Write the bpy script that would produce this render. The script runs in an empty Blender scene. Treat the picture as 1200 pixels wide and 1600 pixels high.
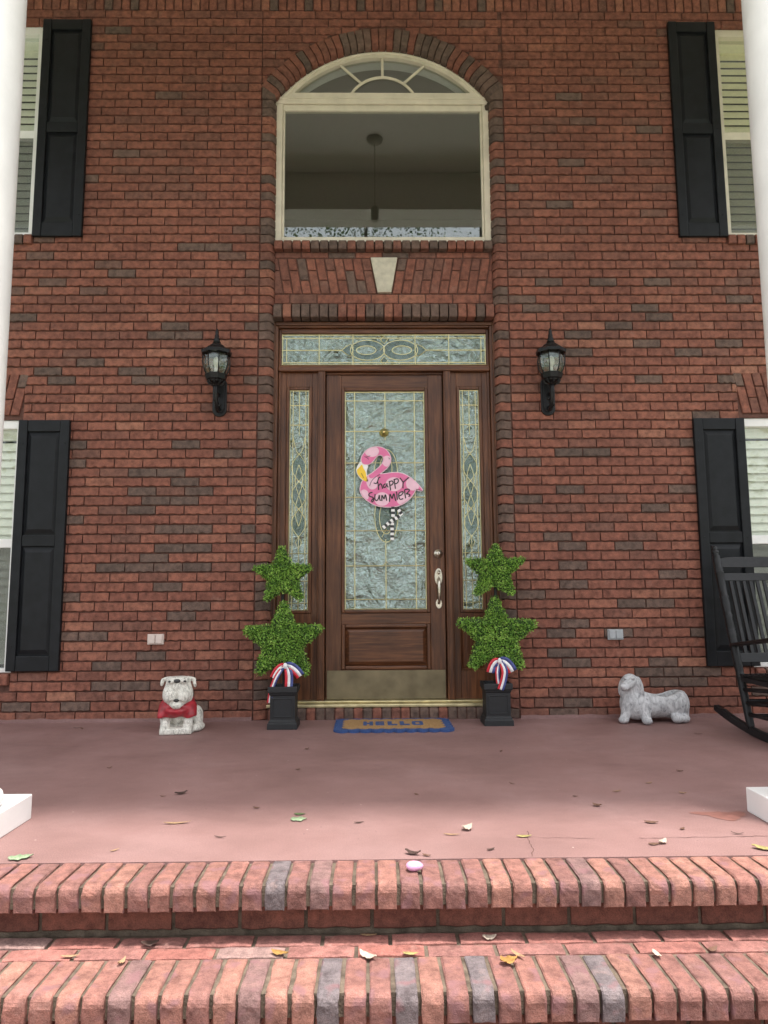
import bpy, math, random
import numpy as np
from mathutils import Vector, Matrix, noise as mnoise
random.seed(7); RNG = np.random.default_rng(7)
SC = bpy.context.scene
COL = SC.collection
# ------------------------------------------------------------------ camera
cam_d = bpy.data.cameras.new('camera'); cam = bpy.data.objects.new('camera', cam_d); COL.objects.link(cam)
cam_d.sensor_fit = 'VERTICAL'; cam_d.sensor_height = 36.0; cam_d.lens = 1106.4 / 1600 * 36.0
cam_d.clip_start = 0.02; cam_d.clip_end = 600
_r = Vector((0.99990662, -0.01222401, -0.00610913)); _u = Vector((0.00463544, -0.11714622, 0.99310386)); _f = Vector((0.01285538, 0.99303944, 0.11707862))
_m = Matrix((( _r.x, _u.x, -_f.x, -0.0646), (_r.y, _u.y, -_f.y, -5.0421), (_r.z, _u.z, -_f.z, 0.8526), (0, 0, 0, 1)))
cam.matrix_world = _m
SC.camera = cam
# ------------------------------------------------------------------ sky, sun, exposure
SUN_EL, SUN_AZ = math.radians(79), math.radians(140)      # azimuth clockwise from +y: to the front right of the house
W = bpy.data.worlds.new('World'); SC.world = W; W.use_nodes = True
nt = W.node_tree; nt.nodes.clear()
sky = nt.nodes.new('ShaderNodeTexSky'); sky.sky_type = 'NISHITA'; sky.sun_disc = False
sky.sun_elevation = SUN_EL; sky.sun_rotation = SUN_AZ; sky.air_density = 1.0; sky.dust_density = 4.0; sky.ozone_density = 0.6
hs = nt.nodes.new('ShaderNodeHueSaturation'); hs.inputs['Saturation'].default_value = 0.22
bg = nt.nodes.new('ShaderNodeBackground'); bg.inputs['Strength'].default_value = 0.15
wo = nt.nodes.new('ShaderNodeOutputWorld')
nt.links.new(sky.outputs[0], hs.inputs['Color']); nt.links.new(hs.outputs[0], bg.inputs[0]); nt.links.new(bg.outputs[0], wo.inputs[0])
sd = bpy.data.lights.new('sun', 'SUN'); sd.energy = 1.9; sd.angle = math.radians(4.0); sd.color = (1.0, 0.96, 0.9)
so = bpy.data.objects.new('sun', sd); COL.objects.link(so); so.location = (4, -8, 14)
_s = Vector((math.cos(SUN_EL) * math.sin(SUN_AZ), math.cos(SUN_EL) * math.cos(SUN_AZ), math.sin(SUN_EL)))
so.rotation_euler = _s.to_track_quat('Z', 'Y').to_euler()
SC.view_settings.view_transform = 'Standard'; SC.view_settings.look = 'None'; SC.view_settings.gamma = 1.0
SC.view_settings.exposure = 1.62
SC.cycles.max_bounces = 10; SC.cycles.transparent_max_bounces = 12
# ------------------------------------------------------------------ helpers
ORG = {}
def org(o): return ORG.get(o.name, Vector((0, 0, 0))) if o else Vector((0, 0, 0))
def tag(o, label=None, cat=None, group=None, kind=None):
    if label: o['label'] = label
    if cat: o['category'] = cat
    if group: o['group'] = group
    if kind: o['kind'] = kind
    return o
def thing(name, loc, label, cat, group=None):
    o = bpy.data.objects.new(name, None); COL.objects.link(o); o.location = loc; o.empty_display_size = 0.1
    ORG[o.name] = Vector(loc)
    return tag(o, label, cat, group)
class MB:
    def __init__(s): s.v = []; s.f = []
    def add(s, v, f):
        n = len(s.v); s.v += [tuple(p) for p in v]; s.f += [tuple(i + n for i in q) for q in f]; return s
    def box(s, x0, x1, y0, y1, z0, z1):
        return s.add([(x0,y0,z0),(x1,y0,z0),(x1,y1,z0),(x0,y1,z0),(x0,y0,z1),(x1,y0,z1),(x1,y1,z1),(x0,y1,z1)],
              [(0,3,2,1),(4,5,6,7),(0,1,5,4),(1,2,6,5),(2,3,7,6),(3,0,4,7)])
    def prism(s, poly, y0, y1):
        """polygon [(x,z)] extruded along y"""
        n = len(poly); a = sum(poly[i][0]*poly[(i+1)%n][1]-poly[(i+1)%n][0]*poly[i][1] for i in range(n))
        if a < 0: poly = poly[::-1]
        v = [(p[0], y0, p[1]) for p in poly] + [(p[0], y1, p[1]) for p in poly]
        return s.add(v, [tuple(range(n)), tuple(range(2*n-1, n-1, -1))] + [(i, i+n, (i+1)%n+n, (i+1)%n) for i in range(n)])
    def prismz(s, poly, z0, z1):
        n = len(poly); a = sum(poly[i][0]*poly[(i+1)%n][1]-poly[(i+1)%n][0]*poly[i][1] for i in range(n))
        if a < 0: poly = poly[::-1]
        v = [(p[0], p[1], z0) for p in poly] + [(p[0], p[1], z1) for p in poly]
        return s.add(v, [tuple(range(n-1, -1, -1)), tuple(range(n, 2*n))] + [(i, (i+1)%n, (i+1)%n+n, i+n) for i in range(n)])
    def tube(s, pts, r, n=8, closed=False, caps=True):
        P = [Vector(p) for p in pts]; N = len(P); rr = r if isinstance(r, (list, tuple)) else [r]*N
        base = len(s.v); up = None
        for i in range(N):
            if closed: t = P[(i+1)%N]-P[i-1]
            else: t = P[min(i+1,N-1)]-P[max(i-1,0)]
            t.normalize()
            if up is None:
                up = Vector((0,0,1)) if abs(t.z) < 0.9 else Vector((0,1,0))
            up = (up - t*up.dot(t)).normalized(); b = t.cross(up)
            for k in range(n):
                a = 2*math.pi*k/n
                s.v.append(tuple(P[i] + (up*math.cos(a)+b*math.sin(a))*rr[i]))
        for i in range(N if closed else N-1):
            j = (i+1) % N
            for k in range(n):
                s.f.append((base+i*n+k, base+i*n+(k+1)%n, base+j*n+(k+1)%n, base+j*n+k))
        if caps and not closed:
            s.f.append(tuple(base+k for k in range(n-1,-1,-1))); s.f.append(tuple(base+(N-1)*n+k for k in range(n)))
        return s
    def lathe(s, prof, c, n=24, a0=0.0):
        """profile [(r,z)] about the z axis through c"""
        base = len(s.v); m = len(prof)
        for r, z in prof:
            for k in range(n):
                a = a0 + 2*math.pi*k/n
                s.v.append((c[0]+r*math.cos(a), c[1]+r*math.sin(a), c[2]+z))
        for i in range(m-1):
            for k in range(n):
                s.f.append((base+i*n+k, base+i*n+(k+1)%n, base+(i+1)*n+(k+1)%n, base+(i+1)*n+k))
        s.f.append(tuple(base+k for k in range(n-1,-1,-1))); s.f.append(tuple(base+(m-1)*n+k for k in range(n)))
        return s
    def sphere(s, c, r, nu=14, nv=8):
        r = r if isinstance(r, (tuple, list)) else (r, r, r)
        base = len(s.v); s.v.append((c[0], c[1], c[2]-r[2]))
        for i in range(1, nv):
            t = -math.pi/2+math.pi*i/nv
            for k in range(nu):
                a = 2*math.pi*k/nu
                s.v.append((c[0]+r[0]*math.cos(t)*math.cos(a), c[1]+r[1]*math.cos(t)*math.sin(a), c[2]+r[2]*math.sin(t)))
        s.v.append((c[0], c[1], c[2]+r[2])); top = len(s.v)-1
        for k in range(nu):
            s.f.append((base, base+1+(k+1)%nu, base+1+k)); s.f.append((top, top-nu+k, top-nu+(k+1)%nu))
        for i in range(nv-2):
            for k in range(nu):
                a = base+1+i*nu
                s.f.append((a+k, a+(k+1)%nu, a+nu+(k+1)%nu, a+nu+k))
        return s
    def cyl_y(s, x, z, r, y0, y1, n=16):
        return s.prism([(x+r*math.cos(2*math.pi*k/n), z+r*math.sin(2*math.pi*k/n)) for k in range(n)], y0, y1)
    def build(s, name, mat, parent=None, smooth=False, bevel=0.0, seg=2, tone=None, kind=None):
        me = bpy.data.meshes.new(name); o_ = org(parent)
        me.from_pydata([(p[0]-o_.x, p[1]-o_.y, p[2]-o_.z) for p in s.v], [], s.f); me.update()
        return link(name, me, mat, parent, smooth, bevel, seg, tone, kind)
def link(name, me, mat, parent=None, smooth=False, bevel=0.0, seg=2, tone=None, kind=None):
    if mat and not me.materials: me.materials.append(mat)
    if tone is not None:
        at = me.attributes.new('tone', 'FLOAT', 'POINT'); at.data.foreach_set('value', np.full(len(me.vertices), tone, dtype=np.float32) if np.isscalar(tone) else np.asarray(tone, dtype=np.float32))
    if smooth: me.polygons.foreach_set('use_smooth', [True]*len(me.polygons))
    o = bpy.data.objects.new(name, me); COL.objects.link(o); o.parent = parent
    if parent: ORG[o.name] = org(parent)
    if bevel:
        b = o.modifiers.new('bevel', 'BEVEL'); b.width = bevel; b.segments = seg; b.limit_method = 'ANGLE'; b.angle_limit = math.radians(35)
    if kind: o['kind'] = kind
    return o
def structure(o): o['kind'] = 'structure'; return o
# ------------------------------------------------------------------ materials
def newmat(name):
    m = bpy.data.materials.new(name); m.use_nodes = True
    return m, m.node_tree.nodes, m.node_tree.links, m.node_tree.nodes['Principled BSDF']
def nd(N, t, **kw):
    n = N.new(t)
    for k, v in kw.items():
        if hasattr(n, k): setattr(n, k, v)
        else: n.inputs[k].default_value = v
    return n
def ramp(N, stops, interp='LINEAR'):
    r = N.new('ShaderNodeValToRGB'); e = r.color_ramp.elements; r.color_ramp.interpolation = interp
    while len(e) < len(stops): e.new(0.5)
    for i, (p, c) in enumerate(stops): e[i].position = p; e[i].color = (*c, 1) if len(c) == 3 else c
    return r
def mixc(N, L, fac, a, b, mode='MIX'):
    m = N.new('ShaderNodeMix'); m.data_type = 'RGBA'; m.blend_type = mode
    for sock, val in ((m.inputs[0], fac), (m.inputs[6], a), (m.inputs[7], b)):
        if isinstance(val, bpy.types.NodeSocket): L.new(val, sock)
        elif isinstance(val, (int, float)): sock.default_value = val
        else: sock.default_value = (*val, 1)
    return m.outputs[2]
def world_pos(N): return N.new('ShaderNodeNewGeometry').outputs['Position']
def simple(name, col, rough=0.5, metal=0.0, var=0.15, scale=30, bump=0.0, bscale=200, spec=0.5, coat=0.0):
    m, N, L, B = newmat(name)
    pos = world_pos(N)
    n = nd(N, 'ShaderNodeTexNoise', Scale=scale, Detail=5.0); L.new(pos, n.inputs['Vector'])
    r = ramp(N, [(0.3, tuple(c*(1-var) for c in col)), (0.7, tuple(min(1, c*(1+var)) for c in col))]); L.new(n.outputs['Fac'], r.inputs[0])
    L.new(r.outputs[0], B.inputs['Base Color']); B.inputs['Roughness'].default_value = rough; B.inputs['Metallic'].default_value = metal
    B.inputs['Specular IOR Level'].default_value = spec; B.inputs['Coat Weight'].default_value = coat
    rr = nd(N, 'ShaderNodeMapRange'); rr.inputs[3].default_value = max(0, rough-0.08); rr.inputs[4].default_value = min(1, rough+0.1)
    L.new(n.outputs['Fac'], rr.inputs[0]); L.new(rr.outputs[0], B.inputs['Roughness'])
    if bump:
        n2 = nd(N, 'ShaderNodeTexNoise', Scale=bscale, Detail=4.0); L.new(pos, n2.inputs['Vector'])
        b = nd(N, 'ShaderNodeBump', Strength=bump, Distance=0.004); L.new(n2.outputs['Fac'], b.inputs['Height']); L.new(b.outputs[0], B.inputs['Normal'])
    return m
def brick_mat(name, stops, blotch=None, bumps=0.5, chalk=None):
    m, N, L, B = newmat(name)
    pos = world_pos(N)
    at = N.new('ShaderNodeAttribute'); at.attribute_name = 'tone'
    r = ramp(N, stops); L.new(at.outputs['Fac'], r.inputs[0])
    n = nd(N, 'ShaderNodeTexNoise', Scale=26.0, Detail=6.0, Roughness=0.65); L.new(pos, n.inputs['Vector'])
    r1 = ramp(N, [(0.28, (0.48, 0.45, 0.45)), (0.5, (0.95, 0.95, 0.95)), (0.75, (1.45, 1.4, 1.35))]); L.new(n.outputs['Fac'], r1.inputs[0])
    c = mixc(N, L, 1.0, r.outputs[0], r1.outputs[0], 'MULTIPLY')
    n3 = nd(N, 'ShaderNodeTexNoise', Scale=320.0, Detail=2.0); L.new(pos, n3.inputs['Vector'])
    r3 = ramp(N, [(0.3, (0.72, 0.70, 0.68)), (0.6, (1.08, 1.08, 1.08))]); L.new(n3.outputs['Fac'], r3.inputs[0])
    c = mixc(N, L, 1.0, c, r3.outputs[0], 'MULTIPLY')
    n9 = nd(N, 'ShaderNodeTexNoise', Scale=1.1, Detail=5.0, Roughness=0.6); L.new(pos, n9.inputs['Vector']); r9 = ramp(N, [(0.3, (0.84, 0.84, 0.85)), (0.7, (1.15, 1.14, 1.13))]); L.new(n9.outputs['Fac'], r9.inputs[0]); c = mixc(N, L, 1.0, c, r9.outputs[0], 'MULTIPLY')
    if blotch:
        n2 = nd(N, 'ShaderNodeTexNoise', Scale=17.0, Detail=1.5); L.new(pos, n2.inputs['Vector'])
        r2 = ramp(N, [(0.56, (0, 0, 0)), (0.68, (0.75, 0.75, 0.75))]); L.new(n2.outputs['Fac'], r2.inputs[0])
        c = mixc(N, L, r2.outputs[0], c, blotch)
    if chalk:
        n4 = nd(N, 'ShaderNodeTexNoise', Scale=9.0, Detail=9.0, Roughness=0.72); L.new(pos, n4.inputs['Vector'])
        r4 = ramp(N, [(0.58, (0, 0, 0)), (0.76, (0.55, 0.55, 0.55))]); L.new(n4.outputs['Fac'], r4.inputs[0])
        c = mixc(N, L, r4.outputs[0], c, chalk)
    L.new(c, B.inputs['Base Color']); B.inputs['Roughness'].default_value = 0.82; B.inputs['Specular IOR Level'].default_value = 0.3
    nb = nd(N, 'ShaderNodeTexNoise', Scale=110.0, Detail=5.0, Roughness=0.7); L.new(pos, nb.inputs['Vector'])
    b = nd(N, 'ShaderNodeBump', Strength=bumps, Distance=0.004); L.new(nb.outputs['Fac'], b.inputs['Height']); L.new(b.outputs[0], B.inputs['Normal'])
    return m
WALL_STOPS = [(0.0, (0.112, 0.078, 0.064)), (0.11, (0.148, 0.097, 0.078)), (0.17, (0.180, 0.087, 0.065)), (0.40, (0.208, 0.082, 0.058)), (0.75, (0.252, 0.101, 0.069)), (1.0, (0.31, 0.143, 0.096))]
M = {}
M['brick'] = brick_mat('wall_brick', WALL_STOPS, chalk=(0.30, 0.19, 0.15))
M['step'] = brick_mat('step_brick', [(0.0, (0.135, 0.118, 0.125)), (0.1, (0.20, 0.155, 0.155)), (0.16, (0.21, 0.106, 0.094)), (0.55, (0.26, 0.120, 0.099)), (1.0, (0.31, 0.155, 0.12))], blotch=(0.22, 0.11, 0.115), bumps=1.0, chalk=(0.36, 0.23, 0.20))
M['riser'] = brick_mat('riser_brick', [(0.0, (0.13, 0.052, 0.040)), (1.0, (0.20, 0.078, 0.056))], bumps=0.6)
M['mortar'] = simple('red_mortar', (0.122, 0.062, 0.049), 0.95, var=0.3, scale=40, bump=0.8, bscale=160, spec=0.2)
M['step_mortar'] = simple('grey_mortar', (0.13, 0.10, 0.075), 0.95, var=0.45, scale=22, bump=1.0, bscale=190, spec=0.2)
M['keystone'] = simple('cast_stone', (0.52, 0.48, 0.38), 0.85, var=0.15, scale=22, bump=0.6, bscale=90)
M['cream'] = simple('cream_paint', (0.66, 0.60, 0.48), 0.45, var=0.10, scale=9, bump=0.15, bscale=60)
M['white'] = simple('white_paint', (0.80, 0.79, 0.77), 0.45, var=0.05, scale=6, bump=0.12, bscale=70)
M['ceiling'] = simple('ceiling_paint', (0.82, 0.78, 0.74), 0.7, var=0.05)
M['blind'] = simple('blind_slat', (0.84, 0.82, 0.73), 0.5, var=0.05)
M['blindcream'] = simple('cream_blind_slat', (0.85, 0.78, 0.56), 0.5, var=0.05)
M['shutter'] = simple('black_shutter', (0.0095, 0.0105, 0.0125), 0.46, var=0.3, scale=14, bump=0.12, bscale=260, spec=0.22)
M['iron'] = simple('black_iron', (0.008, 0.008, 0.009), 0.4, var=0.3, scale=60, bump=0.25, bscale=220, spec=0.3)
M['resin'] = simple('black_resin', (0.010, 0.011, 0.013), 0.55, var=0.3, scale=40, bump=0.2, bscale=150)
M['chairpaint'] = simple('black_chair_paint', (0.011, 0.011, 0.012), 0.42, var=0.35, scale=30, bump=0.2, bscale=140, spec=0.3)
M['brass'] = simple('brass', (0.80, 0.62, 0.26), 0.28, metal=1.0, var=0.15, scale=30)
M['sillbrass'] = simple('worn_brass_sill', (0.58, 0.50, 0.29), 0.42, metal=0.8, var=0.25, scale=12)
M['oldbrass'] = simple('aged_brass_plate', (0.20, 0.165, 0.10), 0.5, metal=0.6, var=0.3, scale=7, bump=0.08, bscale=60)
M['came'] = simple('brass_came', (0.66, 0.60, 0.32), 0.32, metal=0.65, var=0.12)
M['nickel'] = simple('satin_nickel', (0.62, 0.57, 0.48), 0.3, metal=1.0, var=0.1)
M['outlet'] = simple('pinkish_plastic', (0.62, 0.52, 0.47), 0.45, var=0.06)
M['outlet_grey'] = simple('grey_cast_metal', (0.36, 0.38, 0.40), 0.45, var=0.1)
M['dark'] = simple('dark_interior', (0.045, 0.042, 0.04), 0.8, var=0.1)
M['foyer'] = simple('foyer_paint', (0.30, 0.28, 0.25), 0.8, var=0.05)
M['pot_soil'] = simple('dark_soil', (0.03, 0.024, 0.018), 0.95, bump=1.0, bscale=90)
def floor_mat():
    m, N, L, B = newmat('painted_concrete'); pos = world_pos(N)
    n = nd(N, 'ShaderNodeTexNoise', Scale=1.3, Detail=8.0, Roughness=0.6); L.new(pos, n.inputs['Vector'])
    r = ramp(N, [(0.3, (0.200, 0.112, 0.102)), (0.5, (0.245, 0.140, 0.129)), (0.72, (0.30, 0.182, 0.171))]); L.new(n.outputs['Fac'], r.inputs[0])
    n2 = nd(N, 'ShaderNodeTexNoise', Scale=240.0, Detail=3.0); L.new(pos, n2.inputs['Vector'])
    r2 = ramp(N, [(0.3, (0.74, 0.73, 0.73)), (0.65, (1.12, 1.12, 1.12))]); L.new(n2.outputs['Fac'], r2.inputs[0])
    c = mixc(N, L, 1.0, r.outputs[0], r2.outputs[0], 'MULTIPLY')
    n3 = nd(N, 'ShaderNodeTexNoise', Scale=42.0, Detail=9.0, Roughness=0.8); L.new(pos, n3.inputs['Vector'])
    r3 = ramp(N, [(0.64, (0, 0, 0)), (0.70, (0.35, 0.35, 0.35))]); L.new(n3.outputs['Fac'], r3.inputs[0])
    c = mixc(N, L, r3.outputs[0], c, (0.50, 0.40, 0.37))
    n4 = nd(N, 'ShaderNodeTexNoise', Scale=5.0, Detail=6.0, Roughness=0.7); L.new(pos, n4.inputs['Vector'])
    r4 = ramp(N, [(0.56, (0, 0, 0)), (0.75, (0.5, 0.5, 0.5))]); L.new(n4.outputs['Fac'], r4.inputs[0])
    c = mixc(N, L, r4.outputs[0], c, (0.20, 0.12, 0.11))
    vo = nd(N, 'ShaderNodeTexVoronoi', Scale=16.0); L.new(pos, vo.inputs['Vector']); r5 = ramp(N, [(0.045, (0.8, 0.8, 0.8)), (0.06, (0, 0, 0))]); L.new(vo.outputs['Distance'], r5.inputs[0])
    sp_ = N.new('ShaderNodeSeparateColor'); L.new(vo.outputs['Color'], sp_.inputs[0]); gt = N.new('ShaderNodeMath'); gt.operation = 'GREATER_THAN'; gt.inputs[1].default_value = 0.55; L.new(sp_.outputs[0], gt.inputs[0])
    ml = N.new('ShaderNodeMath'); ml.operation = 'MULTIPLY'; L.new(r5.outputs[0], ml.inputs[0]); L.new(gt.outputs[0], ml.inputs[1])
    dc = ramp(N, [(0.45, (0.08, 0.045, 0.04)), (0.5, (0.55, 0.45, 0.40))], 'CONSTANT'); L.new(sp_.outputs[1], dc.inputs[0]); c = mixc(N, L, ml.outputs[0], c, dc.outputs[0])
    mpq = N.new('ShaderNodeMapping'); mpq.inputs['Scale'].default_value = (2.0, 9.0, 1); mpq.inputs['Rotation'].default_value = (0, 0, -0.5); L.new(pos, mpq.inputs['Vector'])
    n7 = nd(N, 'ShaderNodeTexNoise', Scale=7.0, Detail=10.0, Roughness=0.8, Distortion=0.4); L.new(mpq.outputs[0], n7.inputs['Vector']); r7 = ramp(N, [(0.62, (0, 0, 0)), (0.74, (0.4, 0.4, 0.4))]); L.new(n7.outputs['Fac'], r7.inputs[0]); c = mixc(N, L, r7.outputs[0], c, (0.40, 0.29, 0.27))
    mps = N.new('ShaderNodeMapping'); mps.inputs['Scale'].default_value = (0.8, 1.7, 1); mps.inputs['Rotation'].default_value = (0, 0, 0.25); L.new(pos, mps.inputs['Vector'])
    n6 = nd(N, 'ShaderNodeTexNoise', Scale=1.5, Detail=7.0, Roughness=0.65, Distortion=0.8); L.new(mps.outputs[0], n6.inputs['Vector']); r6 = ramp(N, [(0.36, (0.90, 0.895, 0.895)), (0.52, (1, 1, 1)), (0.70, (1.07, 1.075, 1.08))]); L.new(n6.outputs['Fac'], r6.inputs[0]); c = mixc(N, L, 1.0, c, r6.outputs[0], 'MULTIPLY')
    L.new(c, B.inputs['Base Color']); rr = nd(N, 'ShaderNodeMapRange'); rr.inputs[3].default_value = 0.42; rr.inputs[4].default_value = 0.75
    L.new(n4.outputs['Fac'], rr.inputs[0]); L.new(rr.outputs[0], B.inputs['Roughness'])
    b = nd(N, 'ShaderNodeBump', Strength=0.35, Distance=0.003); L.new(n2.outputs['Fac'], b.inputs['Height']); L.new(b.outputs[0], B.inputs['Normal'])
    return m
M['floor'] = floor_mat()
def wood_mat(name, axis):
    m, N, L, B = newmat(name); pos = world_pos(N)
    mp = N.new('ShaderNodeMapping'); L.new(pos, mp.inputs['Vector'])
    mp.inputs['Scale'].default_value = (40, 40, 2.2) if axis == 'z' else (2.2, 40, 40)
    n = nd(N, 'ShaderNodeTexNoise', Scale=1.6, Detail=7.0, Roughness=0.6, Distortion=0.6); L.new(mp.outputs[0], n.inputs['Vector'])
    r = ramp(N, [(0.25, (0.040, 0.014, 0.0065)), (0.5, (0.105, 0.039, 0.016)), (0.78, (0.205, 0.085, 0.036))]); L.new(n.outputs['Fac'], r.inputs[0])
    n2 = nd(N, 'ShaderNodeTexNoise', Scale=2.6, Detail=4.0); L.new(pos, n2.inputs['Vector'])
    r2 = ramp(N, [(0.3, (0.7, 0.7, 0.7)), (0.75, (1.35, 1.3, 1.25))]); L.new(n2.outputs['Fac'], r2.inputs[0])
    L.new(mixc(N, L, 1.0, r.outputs[0], r2.outputs[0], 'MULTIPLY'), B.inputs['Base Color'])
    B.inputs['Roughness'].default_value = 0.38; B.inputs['Specular IOR Level'].default_value = 0.35; B.inputs['Coat Weight'].default_value = 0.08; B.inputs['Coat Roughness'].default_value = 0.25
    b = nd(N, 'ShaderNodeBump', Strength=0.15, Distance=0.002); L.new(n.outputs['Fac'], b.inputs['Height']); L.new(b.outputs[0], B.inputs['Normal'])
    return m
M['woodV'] = wood_mat('stained_wood_upright', 'z'); M['woodH'] = wood_mat('stained_wood_rail', 'x')
def glass_mat(name, refl, rough, tint, texture=None, strength=0.3, dist=0.01):
    """thin pane: part mirror, part see-through; the pattern of a patterned pane is its relief"""
    m, N, L, B = newmat(name); N.remove(B); out = N['Material Output']; pos = world_pos(N)
    g = nd(N, 'ShaderNodeBsdfGlossy', Roughness=rough); g.inputs['Color'].default_value = (0.84, 0.96, 0.93, 1) if texture else (0.95, 1.0, 0.98, 1)
    t = N.new('ShaderNodeBsdfTransparent'); t.inputs['Color'].default_value = (*tint, 1)
    mx = N.new('ShaderNodeMixShader')
    lw = N.new('ShaderNodeLayerWeight'); lw.inputs['Blend'].default_value = 0.5
    p5 = N.new('ShaderNodeMath'); p5.operation = 'POWER'; p5.inputs[1].default_value = 5.0; L.new(lw.outputs['Facing'], p5.inputs[0])
    f0 = ((refl-1)/(refl+1))**2; mr = N.new('ShaderNodeMapRange'); mr.inputs[3].default_value = f0; mr.inputs[4].default_value = 1.0; L.new(p5.outputs[0], mr.inputs[0]); L.new(mr.outputs[0], mx.inputs[0])
    L.new(t.outputs[0], mx.inputs[1]); L.new(g.outputs[0], mx.inputs[2]); L.new(mx.outputs[0], out.inputs['Surface'])
    if texture:
        n = nd(N, 'ShaderNodeTexNoise', Scale=texture, Detail=3.0, Distortion=2.2, Roughness=0.5); L.new(pos, n.inputs['Vector'])
        n2 = nd(N, 'ShaderNodeTexNoise', Scale=texture*0.16, Detail=2.0, Distortion=1.0); L.new(pos, n2.inputs['Vector'])
        ad = N.new('ShaderNodeMath'); ad.operation = 'MULTIPLY_ADD'; ad.inputs[1].default_value = 5.0; L.new(n2.outputs['Fac'], ad.inputs[0]); L.new(n.outputs['Fac'], ad.inputs[2])
        b = nd(N, 'ShaderNodeBump', Strength=strength, Distance=dist); L.new(ad.outputs[0], b.inputs['Height'])
        L.new(b.outputs[0], g.inputs['Normal'])
    return m
M['pane'] = glass_mat('window_glass', 1.95, 0.005, (0.88, 0.90, 0.88))
M['sidepane'] = glass_mat('side_window_glass', 1.5, 0.005, (0.92, 0.94, 0.92))
M['texglass'] = glass_mat('patterned_glass', 3.5, 0.015, (0.68, 0.80, 0.75), 32, 1.0, 0.012)
M['bevel'] = glass_mat('clear_bevel_glass', 1.9, 0.02, (0.6, 0.65, 0.62), 14, 0.6, 0.02)
M['lampglass'] = glass_mat('lamp_glass', 2.3, 0.03, (0.80, 0.82, 0.78), 40, 0.35, 0.01)
def leafmat(name, cols, trans=0.25):
    m, N, L, B = newmat(name)
    at = N.new('ShaderNodeAttribute'); at.attribute_name = 'tone'
    k = len(cols)-1
    r = ramp(N, [(i/k, c) for i, c in enumerate(cols)]); L.new(at.outputs['Fac'], r.inputs[0])
    L.new(r.outputs[0], B.inputs['Base Color']); B.inputs['Roughness'].default_value = 0.45
    if trans:
        out = N['Material Output']; tr = N.new('ShaderNodeBsdfTranslucent'); L.new(r.outputs[0], tr.inputs['Color'])
        mx = nd(N, 'ShaderNodeMixShader'); mx.inputs[0].default_value = trans
        L.new(B.outputs[0], mx.inputs[1]); L.new(tr.outputs[0], mx.inputs[2]); L.new(mx.outputs[0], out.inputs['Surface'])
    return m
M['box'] = leafmat('boxwood_leaf', [(0.045, 0.12, 0.018), (0.15, 0.31, 0.045), (0.30, 0.52, 0.085), (0.52, 0.70, 0.18)], 0.2)
M['tree'] = leafmat('tree_leaf', [(0.03, 0.06, 0.015), (0.06, 0.11, 0.025), (0.09, 0.15, 0.035)], 0.3)
M['star_core'] = simple('topiary_core', (0.03, 0.06, 0.015), 0.9)
M['bark'] = simple('bark', (0.08, 0.06, 0.045), 0.95, bump=1.0, bscale=30)
M['lawn'] = simple('lawn_grass', (0.05, 0.09, 0.025), 0.95, var=0.4, scale=8)
M['bounce_pale'] = simple('pale_bounce_surface', (0.52, 0.49, 0.45), 0.9, var=0.15, scale=12)
X0 = 0.010                                                   # the doorway's centre line
CH = 0.06822; BL = 0.2035; JT = 0.0086                       # course height, brick length with joint, joint width
# ================================================================== ground and porch
structure(MB().box(-250, 250, -250, 60, -0.75, -0.52).build('lawn', M['lawn']))
structure(MB().box(-9, 9, -14, -5.6, -0.60, -0.505).build('bounce_slab', M['bounce_pale']))  # unseen pale slab, added to bounce light onto the ceiling and upper wall
M['damper_dark'] = simple('dark_damper_surface', (0.10, 0.065, 0.05), 0.9, var=0.3, scale=20)
structure(MB().box(-3, 3, -5.598, -3.25, -0.60, -0.503).build('bounce_damper', M['damper_dark']))  # unseen dark strip, added to keep bounced light off the step fronts
FLOOR = structure(MB().box(-4.6, 4.6, -2.622, 0.35, -0.5, 0.0).build('porch_floor', M['floor']))
def ribbon_floor(pts, w, z, name, mat, parent):
    """a narrow hairline strip that follows pts on the floor"""
    mb = MB(); n = len(pts); v = []
    for i, p in enumerate(pts):
        a = Vector(pts[max(i-1,0)]); b = Vector(pts[min(i+1,n-1)]); d = (b-a).normalized(); q = Vector((-d.y, d.x)) * w * random.uniform(0.3, 1.0) * 0.5
        v += [(p[0]+q.x, p[1]+q.y, z), (p[0]-q.x, p[1]-q.y, z)]
    mb.add(v, [(2*i, 2*i+1, 2*i+3, 2*i+2) for i in range(n-1)])
    return mb.build(name, mat, parent)
M['crack'] = simple('crack_dark', (0.09, 0.045, 0.04), 0.95)
def jag(a, b, n, amp):
    return [(a[0]+(b[0]-a[0])*i/n+random.uniform(-amp, amp), a[1]+(b[1]-a[1])*i/n+random.uniform(-amp, amp)) for i in range(n+1)]
ribbon_floor(jag((0.484, -2.36), (0.449, -2.615), 14, 0.006), 0.004, 0.0015, 'crack', M['crack'], FLOOR)
ribbon_floor(jag((0.47, -2.428), (0.70, -2.45), 16, 0.004), 0.003, 0.0015, 'crack', M['crack'], FLOOR)
ribbon_floor(jag((0.86, -2.452), (1.33, -2.440), 26, 0.004), 0.0035, 0.0015, 'crack', M['crack'], FLOOR)
M['stain'] = simple('damp_stain', (0.25, 0.115, 0.095), 0.4, var=0.2, scale=30)
st = [(1.16, -2.165), (1.175, -2.19), (1.21, -2.20), (1.24, -2.25), (1.28, -2.275), (1.31, -2.255), (1.325, -2.235), (1.36, -2.21), (1.375, -2.175), (1.36, -2.155), (1.31, -2.17), (1.275, -2.155), (1.235, -2.165), (1.2, -2.158)]
sv = []
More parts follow.
